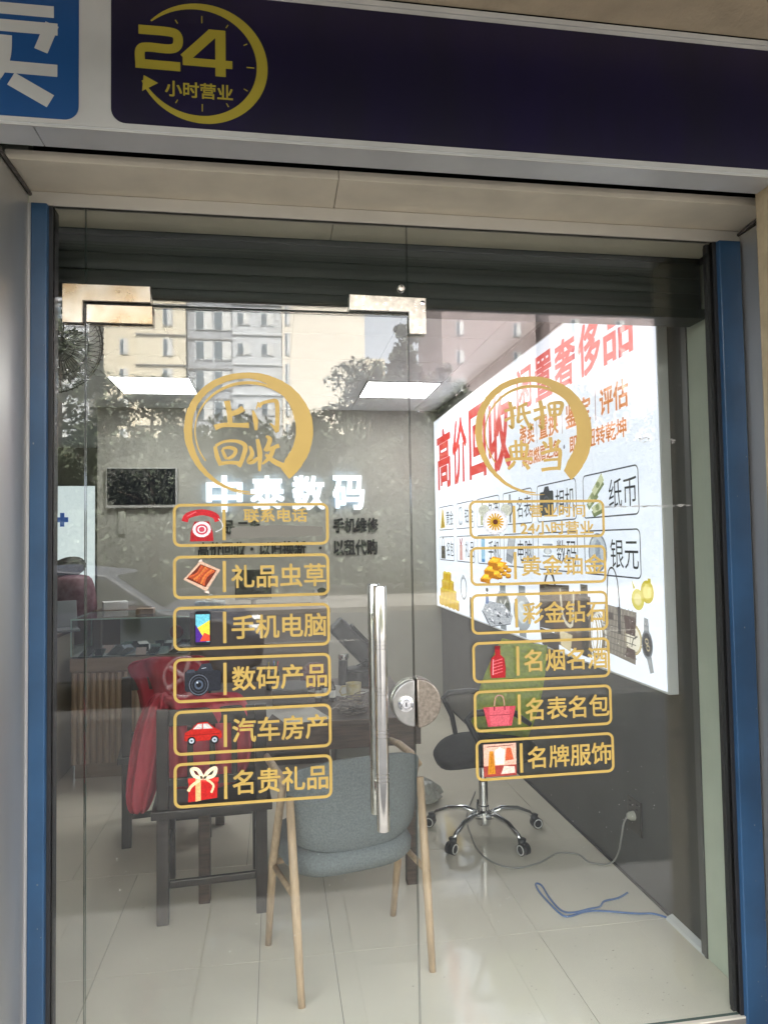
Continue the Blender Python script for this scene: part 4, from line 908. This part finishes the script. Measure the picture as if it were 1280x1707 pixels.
rc = cloth('red_cloth', [(.62, -.70, -.36, 1.73, .03), (.70, -.705, -.35, 1.725, .045), (.80, -.72, -.34, 1.72, .05), (.88, -.75, -.34, 1.715, .055), (.93, -.775, -.35, 1.715, .055), (.955, -.74, -.38, 1.715, .04), (.962, -.70, -.42, 1.715, .015)], REDC2, 6)
tag(rc, 'dark red cloth draped over the back of the further chair', 'cloth')

# ---- grey-green upholstered chair with oak legs
gc = thing('upholstered_chair', (.262, .537, 0), 'grey-green upholstered chair with splayed pale oak legs', 'chair', None, R(13.5))
def shell(u_half, z0, z1, yb, curve, thick, lean, nu=14, nz=8, top_round=.05, bot_round=.05):
    F = []; Bk = []
    for j in range(nz+1):
        t = j/nz; rf = []; rb = []
        for i_ in range(nu+1):
            s = -1+2*i_/nu
            zt = z1-top_round*(abs(s)**3.2); zb = z0+bot_round*(abs(s)**3.2)
            z = zb+(zt-zb)*t; x = s*u_half*(1-.05*(1-t)); y = yb+curve*(1-math.sqrt(max(0, 1-(s*.97)**2)))+lean*(t-.3)
            e = math.sin(pi*min(1, max(0, t)))**.35*(1-abs(s)**8*.8)
            rf.append((x, y+thick*.5*e, z)); rb.append((x, y-thick*.5*e, z))
        F.append(rf); Bk.append(rb)
    mb = MB(); n = nu+1
    vs = [p for r_ in F for p in r_]+[p for r_ in Bk for p in r_]; o = n*(nz+1); fs = []
    for j in range(nz):
        for i_ in range(nu):
            a = j*n+i_; fs.append((a+1, a, a+n, a+n+1)); fs.append((o+a, o+a+1, o+a+n+1, o+a+n))
    for i_ in range(nu): fs.append((i_, i_+1, o+i_+1, o+i_)); a = nz*n+i_; fs.append((a+1, a, o+a, o+a+1))
    for j in range(nz): a = j*n; fs.append((a, o+a, o+a+n, a+n)); a = j*n+nu; fs.append((o+a, a, a+n, o+a+n))
    return mb.add(vs, fs)
shell(.262, .440, .785, -.135, .10, .05, -.035).build('backrest', FABRIC, gc, smooth=True, sub=1, local=True)
# seat cushion
S_ = []
for z, k in ((.355, .72), (.365, .90), (.39, .99), (.42, 1.0), (.445, .95), (.452, .80)):
    S_.append([(.25*k*math.copysign(abs(math.cos(a))**.6, math.cos(a)), .08+(.225*k)*math.copysign(abs(math.sin(a))**.6, math.sin(a)), z) for a in [2*pi*q/32 for q in range(32)]])
MB().loft(S_).build('seat', FABRIC, gc, smooth=True, local=True)
for s in (-1, 1):
    MB().tube([(s*.243, -.205, 0), (s*.248, -.16, .30), (s*.252, -.105, .66)], [.0125, .0165, .0145], 12).build('leg', OAK, gc, smooth=True, local=True)
    MB().tube([(s*.262, .205, 0), (s*.262, .12, .34), (s*.262, -.055, .70)], [.0125, .0165, .014], 12).build('leg', OAK, gc, smooth=True, local=True)
    MB().tube([(s*.262, -.08, .70), (s*.268, .0, .715), (s*.268, .12, .722), (s*.262, .20, .72)], [.012, .015, .015, .012], 10).build('armrest', OAK, gc, smooth=True, local=True)
    MB().tube([(s*.248, -.17, .335), (s*.258, .14, .335)], .011, 8).build('side_rail', OAK, gc, smooth=True, local=True)
MB().tube([(-.25, .13, .342), (.25, .13, .342)], .011, 8).build('cross_rail', OAK, gc, smooth=True, local=True)

# ---- office chair
oc = thing('office_chair', (1.075, 1.50, 0), 'swivel office chair with lime green back and chrome star base', 'chair')
cxx, cyy = 1.075, 1.50
autosmooth(MB().lathe([(.0, .055), (.034, .055), (.038, .075), (.036, .12), (.028, .13), (.028, .15), (.024, .155), (.024, .28), (.016, .285), (.016, .385)], (cxx, cyy, 0), 20).build('gas_lift', CHROME, oc))
for q in range(5):
    a = R(-139+72*q)
    ux, uy = math.cos(a), math.sin(a)
    P = lambda r_, z: (cxx+ux*r_, cyy+uy*r_, z)
    leg = MB().tube([P(.025, .10), P(.10, .125), P(.19, .115), P(.26, .085), P(.285, .06)], [.017, .016, .014, .012, .011], 10).build('base_leg', CHROME, oc, smooth=True)
    wx, wy = cxx+ux*.30, cyy+uy*.30
    px, py = -uy, ux
    ca = MB()
    for s in (-1, 1):
        A = Vector((wx, wy, .029)); D = Vector((px, py, 0))
        ca.tube([A+D*s*.006, A+D*s*.022], .0285, 18)
    cs = ca.build('caster', BLKP, oc)
    rg = MB()
    for s in (-1, 1):
        D = Vector((px, py, 0)); c0 = Vector((wx, wy, .029))+D*s*.0225
        rg.tube([c0+Vector((ux, uy, 0))*.022*math.cos(2*pi*k/18)+Vector((0, 0, 1))*.022*math.sin(2*pi*k/18) for k in range(18)], .003, 6, closed=True)
    rg.build('caster_ring', WHITEP, cs, smooth=True)
    MB().tube([(cxx+ux*.285, cyy+uy*.285, .04), (cxx+ux*.288, cyy+uy*.288, .075)], [.016, .022], 10).build('caster_hood', BLKP, oc, smooth=True)
S_ = []
for z, k in ((.405, .55), (.412, .80), (.43, .97), (.455, 1.0), (.475, .95), (.482, .7)):
    S_.append([(1.09+.27*k*math.copysign(abs(math.cos(a))**.75, math.cos(a)), 1.50+.25*k*math.copysign(abs(math.sin(a))**.75, math.sin(a)), z-.05*(max(0, -math.cos(a))**2)*(1 if k > .9 else .3)) for a in [2*pi*q/32 for q in range(32)]])
MB().loft(S_).build('seat', BLKF, oc, smooth=True)
box((1.02, 1.44, .37), (1.16, 1.56, .408)).build('tilt_plate', BLKP, oc, bevel=.006)
# green back: leaning panel seen from the front, to the right of the seat
Bp = [[Vector((1.03, 1.66, .50)), Vector((1.36, 1.53, .47))], [Vector((1.20, 1.60, 1.015)), Vector((1.470, 1.47, .975))]]
mb = MB(); nu, nz = 10, 10; vs = []; fs = []
nrm = Vector((-.37, -.90, .2)).normalized()
for side_ in (0, 1):
    for j in range(nz+1):
        for i_ in range(nu+1):
            s = i_/nu; t = j/nz; s2 = .5+(s-.5)*(1-.25*(abs(t-.45)*1.6)**2)
            p = (Bp[0][0].lerp(Bp[0][1], s2)).lerp(Bp[1][0].lerp(Bp[1][1], s2), t)
            p = p - nrm*(.03*(1-(2*s-1)**2)) + nrm*(.02*math.sin(pi*t)) - nrm*(.024*side_)
            vs.append(p)
n = nu+1; o = n*(nz+1)
for j in range(nz):
    for i_ in range(nu): a = j*n+i_; fs += [(a, a+1, a+n+1, a+n), (o+a+1, o+a, o+a+n, o+a+n+1)]
for i_ in range(nu): a = nz*n+i_; fs += [(i_+1, i_, o+i_, o+i_+1), (a, a+1, o+a+1, o+a)]
for j in range(nz): a = j*n; b = a+nu; fs += [(a, a+n, o+a+n, o+a), (b+n, b, o+b, o+b+n)]
mb.add(vs, fs).build('backrest', GREENF, oc, smooth=True)
MB().tube([(1.12, 1.56, .40), (1.22, 1.66, .42), (1.27, 1.68, .50), (1.31, 1.65, .75)], [.016, .018, .018, .012], 10).build('back_support', BLKP, oc, smooth=True)
for y in (1.27, 1.76):
    MB().tube([(1.0, y, .44), (.98, y-.01 if y < 1.5 else y+.01, .56), (.93, y, .665), (.96, y, .69), (1.08, y, .695), (1.18, y, .68), (1.26, y, .62)], [.014, .015, .016, .017, .018, .016, .012], 10).build('armrest', BLKP, oc, smooth=True)

# ---- wall outlet, cables, trunking, fan
ou = thing('wall_outlet', (1.54, .82, .26), 'dark double wall outlet with a white plug near the floor', 'outlet')
box((1.571, .775, .235), (1.5805, .895, .385)).build('face_plate', mat('outlet_dark', (.05, .042, .036), .3), ou, bevel=.002)
for y in (.805, .865):
    for z in (.345, .365): box((1.5695, y-.006, z), (1.5715, y+.006, z+.004)).build('slot', BLACK, ou)
pg = thing('plug', (1.52, .84, .28), 'pale plug and grey cable running from the outlet across the floor', 'plug')
autosmooth(MB().lathe([(.0, .0), (.012, .0), (.019, .012), (.021, .03), (.0, .031)], (1.541, .835, .31), 14, 'x').build('plug_body', mat('plug_pale', (.42, .41, .34), .5), pg))
MB().tube(smooth([(1.543, .84, .31), (1.535, .86, .27), (1.535, .885, .20), (1.54, .93, .11), (1.53, 1.0, .03), (1.47, 1.08, .006), (1.45, 1.17, .006), (1.36, 1.20, .006), (1.23, 1.12, .006), (1.10, 1.09, .006), (1.02, 1.16, .006), (.985, 1.30, .006), (1.0, 1.49, .006), (1.05, 1.75, .006), (1.2, 2.1, .006)]), .0042, 8).build('cable', GREYC, pg, smooth=True)
mb = MB()
mb.tube(smooth([(1.565, .55, .008), (1.52, .60, .006), (1.45, .615, .006), (1.32, .66, .006), (1.25, .665, .006), (1.18, .645, .006), (1.15, .66, .006), (1.135, .76, .006), (1.13, .86, .006), (1.137, .92, .006), (1.150, .93, .006), (1.160, .90, .007), (1.152, .80, .007), (1.160, .69, .008), (1.20, .66, .011), (1.28, .675, .011), (1.33, .69, .007), (1.37, .73, .006), (1.44, .745, .006), (1.50, .775, .008)]), .0042, 8)
tag(mb.build('network_cable', BLUEC, smooth=True), 'loose blue cable lying on the floor tiles by the right wall', 'cable')
tag(MB().prism([(1.58, .0), (1.55, .0), (1.555, .012), (1.58, .022)], lambda a, b: (a, .30, b+.0005), lambda a, b: (a, .56, b+.0005)).build('cable_trunking', mat('trunk_white', (.60, .60, .58), .5), bevel=.002), 'short white cable trunking along the foot of the right wall', 'trunking')
fn = thing('wall_fan', (-.80, .46, 2.10), 'black wire-caged wall fan behind the top left corner of the glass', 'fan')
c = Vector((-.775, .46, 2.275)); ax = Vector((.55, -.75, -.36)).normalized(); e1_ = ax.cross(Vector((0, 0, 1))).normalized(); e2_ = ax.cross(e1_)
def fp3(r_, a, h): return c+e1_*r_*math.cos(a)+e2_*r_*math.sin(a)+ax*h
WIRE = mat('fan_wire', (.02, .02, .02), .5)
mb = MB()
for q in range(54):
    a = 2*pi*q/54; mb.tube([fp3(.02, a, .075), fp3(.12, a+.12, .068), fp3(.172, a+.2, .035), fp3(.178, a+.2, 0), fp3(.165, a+.2, -.03), fp3(.06, a+.1, -.055)], .0011, 4)
for r_, h in ((.178, 0), (.15, .052), (.10, .071), (.05, .075), (.14, -.038)): mb.tube([fp3(r_, 2*pi*k/40, h) for k in range(40)], .0016 if r_ < .17 else .003, 4, closed=True)
mb.build('cage', WIRE, fn)
for q in range(3):
    a = 2*pi*q/3
    P = [fp3(.03, a-.3, .02), fp3(.10, a-.5, .035), fp3(.15, a-.1, .03), fp3(.145, a+.5, .0), fp3(.09, a+.6, -.005), fp3(.03, a+.5, 0)]
    MB().add(P+[p-ax*.003 for p in P], [(0, 1, 2, 3, 4, 5), (11, 10, 9, 8, 7, 6)]+[(k, 6+k, 6+(k+1) % 6, (k+1) % 6) for k in range(6)]).build('blade', mat('fan_blade', (.20, .19, .16), .4), fn)
MB().tube([fp3(0, 0, -.13), fp3(0, 0, .02), fp3(0, 0, .05)], [.05, .045, .03], 16).build('motor', BLKP, fn, smooth=False)
MB().tube([fp3(0, 0, -.12), (-.95, .60, 2.2), (-.98, .40, 2.15), (-.98, .06, 2.12)], .018, 10).build('bracket', BLKP, fn, smooth=True)
# crumpled plastic bag on the floor under the desk end
pbm = MB(); rnd = random.Random(21); S_ = []
for z, k in ((.0, .8), (.03, 1.0), (.07, .85), (.11, .55), (.13, .2)):
    S_.append([(.83+.13*k*(1+rnd.uniform(-.25, .25))*math.cos(2*pi*q/20), 2.0+.10*k*(1+rnd.uniform(-.25, .25))*math.sin(2*pi*q/20), z+.002+rnd.uniform(0, .02)) for q in range(20)])
tag(pbm.loft(S_).build('plastic_bag', mat('thin_plastic', (.46, .47, .44), .25, nscale=20, namt=.25)), 'crumpled pale plastic bag on the floor behind the office chair', 'bag')

# ================================================================== STREET (seen reflected in the glass)
WINF = mat('window_frame', (.55, .56, .57), .5)
WING = mat('window_glass', (.10, .13, .15), .08, spec=.8)
WINB = mat('white_curtain', (.62, .62, .60), .8)
def building(name, label, x0, x1, y, depth, h, M, cols, floor_h=3.0, ww=1.3, wh=1.5, z0=3.2, band=None, zmin=9, zmax=34):
    t = thing(name, ((x0+x1)/2, y, -.2), label, 'building')
    box((x0, y-depth, -.2), (x1, y, h)).build('wall', M, t)
    proto = None
    nfl = int(h/floor_h)-1
    for f in range(nfl):
        z = z0+f*floor_h
        if z < zmin-3 or z > zmax: continue
        for cx_ in cols:
            if proto is None:
                mb = MB(); mb.box((-ww/2, 0, 0), (ww/2, .08, wh)); a = mb.build('window', WINF, t, local=True)
                b = MB().box((-ww/2+.08, .075, .08), (-.04, .10, wh-.08)).build('pane', WING, a, local=True); c2 = MB().box((.04, .075, .08), (ww/2-.08, .10, wh-.08)).build('pane', WINB, a, local=True)
                proto = (a, b, c2)
            else:
                a = proto[0].copy(); COL.objects.link(a); a.parent = t
                for p in proto[1:]:
                    q = p.copy(); COL.objects.link(q); q.parent = a
                    if p is proto[2] and random.random() < .4: q.hide_render = False
            a.location = (cx_-(x0+x1)/2, .0, z+.2)
    if band:
        for f in range(nfl+1):
            z = z0+f*floor_h-1.0
            if zmin-3 < z < zmax: box((x0-.05, y, z), (x1+.05, y+.12, z+.14)).build('floor_band', band, t)
    return t
YB = -68
CREAM = mat('cream_render', (.68, .61, .47), .85, nscale=.3, namt=.06)
GREYT = mat('grey_cladding', (.34, .35, .37), .7, nscale=.3, namt=.08)
GREYL = mat('pale_grey_cladding', (.50, .515, .53), .6, nscale=.3, namt=.06)
BEIGT = mat('pale_beige_render', (.76, .69, .58), .85, nscale=.2, namt=.05)
PINK = mat('pink_render', (.36, .29, .28), .85, nscale=.3, namt=.08)
BANDD = mat('band_dark', (.20, .19, .18), .7)
building('cream_tower', 'cream rendered tower with a single column of small windows at the left of the reflection', -13.2, -8.5, YB, 12, 42, CREAM, [-10.2], 3.0, .95, 1.7, 2.06, BANDD)
building('cream_annex', 'narrow cream block left of the cream tower, partly behind trees', -16.5, -13.25, YB-1.5, 10, 38, CREAM, [-14.6], 3.0, .8, 1.6, 2.5)
building('grey_tower', 'dark grey tower with pale curtained windows beside the cream tower', -8.45, -4.0, YB-.6, 12, 44, GREYT, [-6.8, -5.0], 3.0, 1.7, 1.9, 1.9, BANDD)
building('pale_grey_tower', 'pale grey tower with balconies between the grey tower and the blank beige one', -3.95, .8, YB+.5, 12, 44, GREYL, [-2.9, -.6], 3.0, 1.3, 1.2, 2.2, WINF)
building('blank_beige_tower', 'blank pale beige end wall of a tower, reflected in the middle of the door', .85, 9.0, YB+1.5, 14, 42, BEIGT, [1.35], 3.0, .5, 2.2, 2.0)
building('distant_block', 'small distant beige block between the towers against the sky', 14.0, 17.2, -105, 10, 30.2, CREAM, [15.0, 16.2], 3.0, .8, 1.2, 2.0, None, 9, 27)
building('pink_building', 'dull pink building reflected right of the door', 17.3, 27.5, YB, 12, 40, PINK, [19.2, 25.4], 3.0, .9, 1.4, 2.0)
building('dull_apartment_block', 'dull apartment block at the far right of the reflection', 28.2, 40, YB+2, 12, 38, PINK, [31, 36], 3.0, 1.0, 1.4, 2.0)
building('far_left_block', 'grey apartment block beyond the left edge of the reflection', -34, -17.5, YB, 12, 36, GREYL, [-31, -27, -23, -20], 3.0, 1.4, 1.6, 2.0, BANDD)

LEAF = mat('leaf', (.075, .09, .05), .6, nscale=1.5, namt=.5)
LEAF2 = mat('leaf_dark', (.06, .075, .045), .6, nscale=1.5, namt=.5)
BARK = mat('bark', (.10, .075, .055), .9, nscale=8, namt=.4)
def tree(x, y, h, rad, label, cone=False, seed=0, n=3800, M=LEAF):
    rnd = random.Random(seed)
    t = thing('street_tree', (x, y, -.05), label, 'tree', 'trees across the street')
    tr = MB().tube([(x, y, -.05), (x+.05, y, h*.25), (x-.05, y+.03, h*.5), (x, y, h*.9)], [.18, .14, .10, .02], 8)
    for q in range(7):
        a = rnd.uniform(0, 6.28); z = h*(.28+.08*q); l = rad*(.8 if not cone else .8*(1-z/h))
        tr.tube([(x, y, z), (x+l*.5*math.cos(a), y+l*.5*math.sin(a), z+l*.25), (x+l*math.cos(a), y+l*math.sin(a), z+l*.35)], [.06, .04, .012], 5)
    tr.build('trunk', BARK, t, smooth=True)
    vs = []; fs = []
    cl = []
    for q in range(80):
        if cone:
            zt = rnd.random()**.8; r_ = rad*(1-zt)*rnd.uniform(.4, 1.0)+.1; a = rnd.uniform(0, 6.28); cl.append((x+r_*math.cos(a), y+r_*math.sin(a), h*(.22+.78*zt), .25+.35*(1-zt)))
        else:
            a = rnd.uniform(0, 6.28); zz = rnd.uniform(-1, 1); rr = math.sqrt(1-zz*zz)*rnd.uniform(.35, 1)
            cl.append((x+rad*rr*math.cos(a), y+rad*rr*math.sin(a), h*.60+h*.38*zz*rnd.uniform(.6, 1), rad*rnd.uniform(.16, .34)))
    for q in range(n):
        cx_, cy_, cz_, cr = cl[q % len(cl)]
        d = Vector((rnd.gauss(0, 1), rnd.gauss(0, 1), rnd.gauss(0, .7))); d = d.normalized()*cr*rnd.uniform(.5, 1.05)
        p = Vector((cx_, cy_, cz_))+d; s = rnd.uniform(.06, .13)
        u = Vector((rnd.gauss(0, 1), rnd.gauss(0, 1), rnd.gauss(0, 1))).normalized(); v = u.cross(Vector((rnd.gauss(0, 1), rnd.gauss(0, 1), rnd.gauss(0, 1)))).normalized()
        k = len(vs); vs += [p-u*s, p+v*s*.5, p+u*s, p-v*s*.5]; fs.append((k, k+1, k+2, k+3))
    MB().add(vs, fs).build('crown', M, t)
for (x, y, h, r_, lab, cone, M) in ((-6.6, -21, 9.4, 1.7, 'tall leafy tree at the far left of the reflected row', False, LEAF), (-4.0, -22, 7.6, 1.9, 'lower rounded tree in front of the cream tower', False, LEAF2), (-1.2, -23, 6.2, 1.7, 'short tree in front of the grey tower', False, LEAF),
        (1.5, -23, 6.6, 1.6, 'short dark tree in front of the blank beige tower', False, LEAF2), (3.1, -21, 8.0, 1.7, 'broad dark tree beside the conifer', False, LEAF2), (4.6, -22, 9.2, 1.6, 'conical conifer rising highest in the reflected row', True, LEAF2), (6.2, -22, 7.9, 1.4, 'leafy tree just right of the conifer', False, LEAF),
        (8.9, -22, 7.0, 1.8, 'rounded tree in front of the pink building', False, LEAF), (12, -23, 7.8, 2.0, 'broad tree towards the right end of the reflected row', False, LEAF2), (-9.8, -22, 8.2, 2.0, 'broad tree beyond the left end of the reflected row', False, LEAF2), (15.6, -22, 7.4, 2.0, 'broad tree beyond the right end of the reflected row', False, LEAF)):
    tree(x, y, h, r_, lab, cone, int(x*10)+200, 8000, M)
# clipped hedge along the far pavement
mb = MB(); rnd = random.Random(31); vs = []; fs = []
for q in range(16000):
    p = Vector((rnd.uniform(-26, 30), rnd.uniform(-20.6, -19.2), rnd.random()**.7*2.6)); s = rnd.uniform(.06, .14)
    u = Vector((rnd.gauss(0, 1), rnd.gauss(0, 1), rnd.gauss(0, 1))).normalized(); v = u.cross(Vector((rnd.gauss(0, 1), rnd.gauss(0, 1), rnd.gauss(0, 1)))).normalized()
    k = len(vs); vs += [p-u*s, p+v*s*.6, p+u*s, p-v*s*.6]; fs.append((k, k+1, k+2, k+3))
tag(mb.add(vs, fs).build('hedge', LEAF2), 'long dark hedge along the far side of the street', 'hedge', kind='stuff')
tag(box((-60, -25.2, -.05), (70, -25, 5.6)).build('added_backdrop', mat('backdrop', (.115, .12, .10), .8, nscale=.6, namt=.25)), 'tall dull green hoarding added behind the street trees to darken the reflection', 'backdrop')  # added dark screen, hides the bright buildings low in the glass reflection

# parked cars
def car(x, y, label, M, flip=1, L=4.4):
    t = thing('parked_car', (x, y, -.16), label, 'car', None, 0 if flip > 0 else pi)
    w = .88; z0 = .0
    prof = [(-2.15, .42), (-2.18, .75), (-2.05, .98), (-1.55, 1.05), (-.95, 1.42), (-.2, 1.50), (.55, 1.42), (1.15, 1.02), (1.85, .90), (2.12, .72), (2.15, .42), (1.75, .30), (-1.75, .30)]
    def sec(yy, k): return [(px, yy, pz if pz < .9 else pz-(1-k)*.02) for px, pz in prof]
    def sect(sc_, yy): 
        out = []
        for px, pz in prof:
            tum = max(0, pz-.95)*.28
            out.append((px*sc_, math.copysign(max(0, abs(yy)-tum), yy), pz))
        return out
    S_ = [sect(.975, -w), sect(1.0, -w+.06), sect(1.0, w-.06), sect(.975, w)]
    b = MB().loft(S_).build('body', M, t, local=True, bevel=.03); autosmooth(b, 30)
    gl = mat('car_glass', (.02, .025, .028), .06, spec=.8)
    for s in (-1, 1):
        tum = lambda z: w-max(0, z-.95)*.28+.004
        for poly in ([(-1.42, 1.06), (-.90, 1.36), (-.25, 1.43), (-.25, 1.06)], [(-.18, 1.06), (-.18, 1.43), (.50, 1.36), (1.02, 1.04)]):
            mb = MB(); vs = [(px, s*tum(pz), pz) for px, pz in poly]; vs2 = [(px, s*(tum(pz)-.012), pz) for px, pz in poly]
            n = len(vs); mb.add(vs+vs2, [tuple(range(n)), tuple(range(2*n-1, n-1, -1))]+[(i_, n+i_, n+(i_+1) % n, (i_+1) % n) for i_ in range(n)]); mb.build('window', gl, t, local=True)
        for px in (-1.35, 1.35):
            ty = autosmooth(MB().lathe([(.0, s*.72), (.33, s*.70), (.34, s*.74), (.34, s*.90), (.32, s*.915), (.22, s*.905)], (px, 0, .33), 26, 'y').build('tyre', BLACK, t, local=True))
            rm = MB()
            for q in range(5):
                a = 2*pi*q/5; rm.tube([(px, s*.918, .33), (px+.2*math.cos(a), s*.912, .33+.2*math.sin(a))], .028, 6)
            rm.tube([(px+.205*math.cos(2*pi*k/24), s*.908, .33+.205*math.sin(2*pi*k/24)) for k in range(24)], .018, 6, closed=True)
            rm.build('rim', mat('rim_grey', (.36, .36, .37), .4, metal=.6), ty, local=True)
        MB().box((1.95, s*.52-.14, .66), (2.135, s*.52+.14, .80)).build('headlight', WHITEP, t, local=True, bevel=.02)
        MB().box((-2.175, s*.60-.12, .72), (-2.0, s*.60+.12, .90)).build('tail_light', mat('tail_red', (.35, .02, .02), .25), t, local=True, bevel=.02)
        MB().box((.72, s*.93-.07, 1.02), (.88, s*.93+.07, 1.14)).build('wing_mirror', M, t, local=True, bevel=.02)
        MB().box((-.62, s*.884-.006, .86), (-.44, s*.884+.01, .885)).build('door_handle', M, t, local=True)
    for xa, za, xb, zb in ((.62, 1.385, 1.12, 1.045), (-.98, 1.395, -1.50, 1.07)):
        vs = [(xa, -.60, za+.012), (xa, .60, za+.012), (xb, .72, zb+.016), (xb, -.72, zb+.016)]
        MB().add(vs+[(p[0], p[1], p[2]-.02) for p in vs], [(0, 1, 2, 3), (7, 6, 5, 4), (0, 4, 5, 1), (1, 5, 6, 2), (2, 6, 7, 3), (3, 7, 4, 0)]).build('windscreen', gl, t, local=True)
    return t
car(-2.3, -6.4, 'dark blue parked car at the kerb, reflected at the left of the door', mat('car_blue', (.03, .035, .05), .55))

# ---- small clutter
PAPER = mat('paper', (.62, .61, .57), .8, nscale=10, namt=.06)
for q, (x, y, a, lab) in enumerate(((.10, 1.15, .3, 'white sheet of paper lying near the front of the desk'), (-.12, 1.22, -.2, 'white sheet of paper lying on the left half of the desk'), (.33, 1.62, .8, 'folded white paper by the black equipment on the desk'))):
    T = Matrix.Translation((x, y, .7606+q*.0004)) @ Matrix.Rotation(a, 4, 'Z')
    tag(MB().box((-.105, -.148, 0), (.105, .148, .0012), T=T).build('paper_sheet', PAPER), lab, 'paper')
pc = thing('pen_cup', (-.02, 1.75, .76), 'black pen cup with pens at the back of the desk', 'pen cup')
autosmooth(MB().lathe([(.036, 0), (.038, .1), (.034, .1), (.033, .006), (0, .005)], (-.02, 1.75, .7605), 22).build('cup', BLKP, pc))
for q in range(5): MB().tube([(-.02+.01*math.cos(q), 1.75+.01*math.sin(q), .77), (-.02+.03*math.cos(q*1.3), 1.75+.03*math.sin(q*1.3), .91)], .004, 6).build('pen', pm(['b02a2a', '20408a', '222222', 'c8b040', '3a6a3a'][q]), pc)
tb = thing('tissue_box', (-.45, 3.0, 1.085), 'pale tissue box on the brown cabinet left of the monitor', 'tissue box')
box((-.56, 2.93, 1.0856), (-.36, 3.04, 1.15)).build('carton', mat('tissue_carton', (.35, .42, .45), .6, nscale=30, namt=.3), tb, bevel=.003)
blob('tissue', [(-.46, 2.985, 1.149, .03, .012), (-.46, 2.985, 1.17, .035, .02), (-.455, 2.985, 1.19, .02, .012), (-.455, 2.985, 1.20, .004, .003)], PAPER, tb, seed=11, amp=.006)
# dried splashes and flecks on the door glass
mb = MB(); rnd = random.Random(77)
for cx_, cz_, n_, sp_ in ((-.42, 1.90, 14, .02), (.30, 1.72, 12, .03), (.60, 1.70, 10, .03), (-.50, 2.12, 26, .022), (-.48, .62, 10, .05), (.10, .45, 16, .12), (-.30, .35, 14, .12)):
    for q in range(n_):
        x, z, l = cx_+rnd.gauss(0, sp_), cz_+rnd.gauss(0, sp_*.6), rnd.uniform(.0006, .0020)
        if -.53 < x < .41: fill(mb, [(x-l, z), (x, z-l*.7), (x+l, z+l*.2), (x, z+l*.8)], on_glass, .0003)
mb.build('dried_splash', SMU, door)
mb = MB()
for cx_, cz_, n_, sp_ in ((1.22, 1.86, 40, .05), (1.15, 1.25, 30, .08), (1.1, .70, 30, .10), (.75, .40, 20, .12), (1.25, 2.05, 24, .05)):
    for q in range(n_):
        x, z, l = cx_+rnd.gauss(0, sp_), cz_+rnd.gauss(0, sp_*.7), rnd.uniform(.0006, .0020)
        if .43 < x < 1.46: fill(mb, [(x-l, z), (x, z-l*.7), (x+l, z+l*.2), (x, z+l*.8)], on_glass, .0003)
mb.build('dried_splash', SMU, fix)

# paint chips on the blue frame
CHIP = mat('bare_metal_chip', (.20, .21, .22), .5, nscale=60, namt=.3)
rnd = random.Random(15); mb = MB()
for x0_, x1_, n_ in ((-.688, -.648, 9), (1.49, 1.562, 16)):
    for q in range(n_):
        x, z, l = rnd.uniform(x0_, x1_), rnd.random()**1.5*2.3+.02, rnd.uniform(.0008, .0028)
        k = len(mb.v); pts = [(x+l*rnd.uniform(.5, 1.2)*math.cos(a), -.0303, z+l*rnd.uniform(.6, 1.8)*math.sin(a)) for a in [2*pi*t/6 for t in range(6)]]
        mb.add(pts, [tuple(range(6))])
mb.build('paint_chip', CHIP, df)

# grit and scuffs on the tiles near the door
GRIT = mat('floor_grit', (.34, .30, .24), .9)
rnd = random.Random(8); mb = MB()
for q in range(80):
    x, y = rnd.choice([(rnd.gauss(1.35, .16), abs(rnd.gauss(.12, .12))+.03), (rnd.uniform(-.6, 1.5), rnd.uniform(.03, 1.1)), (rnd.gauss(1.1, .25), rnd.gauss(.35, .15))]); l = rnd.uniform(.0008, .003)
    if y < .03 or x > 1.55: continue
    a = rnd.uniform(0, 3.1); mb.add([(x+l*rnd.uniform(.6, 2)*math.cos(a+t), y+l*rnd.uniform(.6, 1.4)*math.sin(a+t), .0012) for t in (0, 1.2, 2.6, 3.9, 5.1)], [(0, 1, 2, 3, 4)])
g_ = mb.build('floor_grit', GRIT, flo); g_['kind'] = 'stuff'
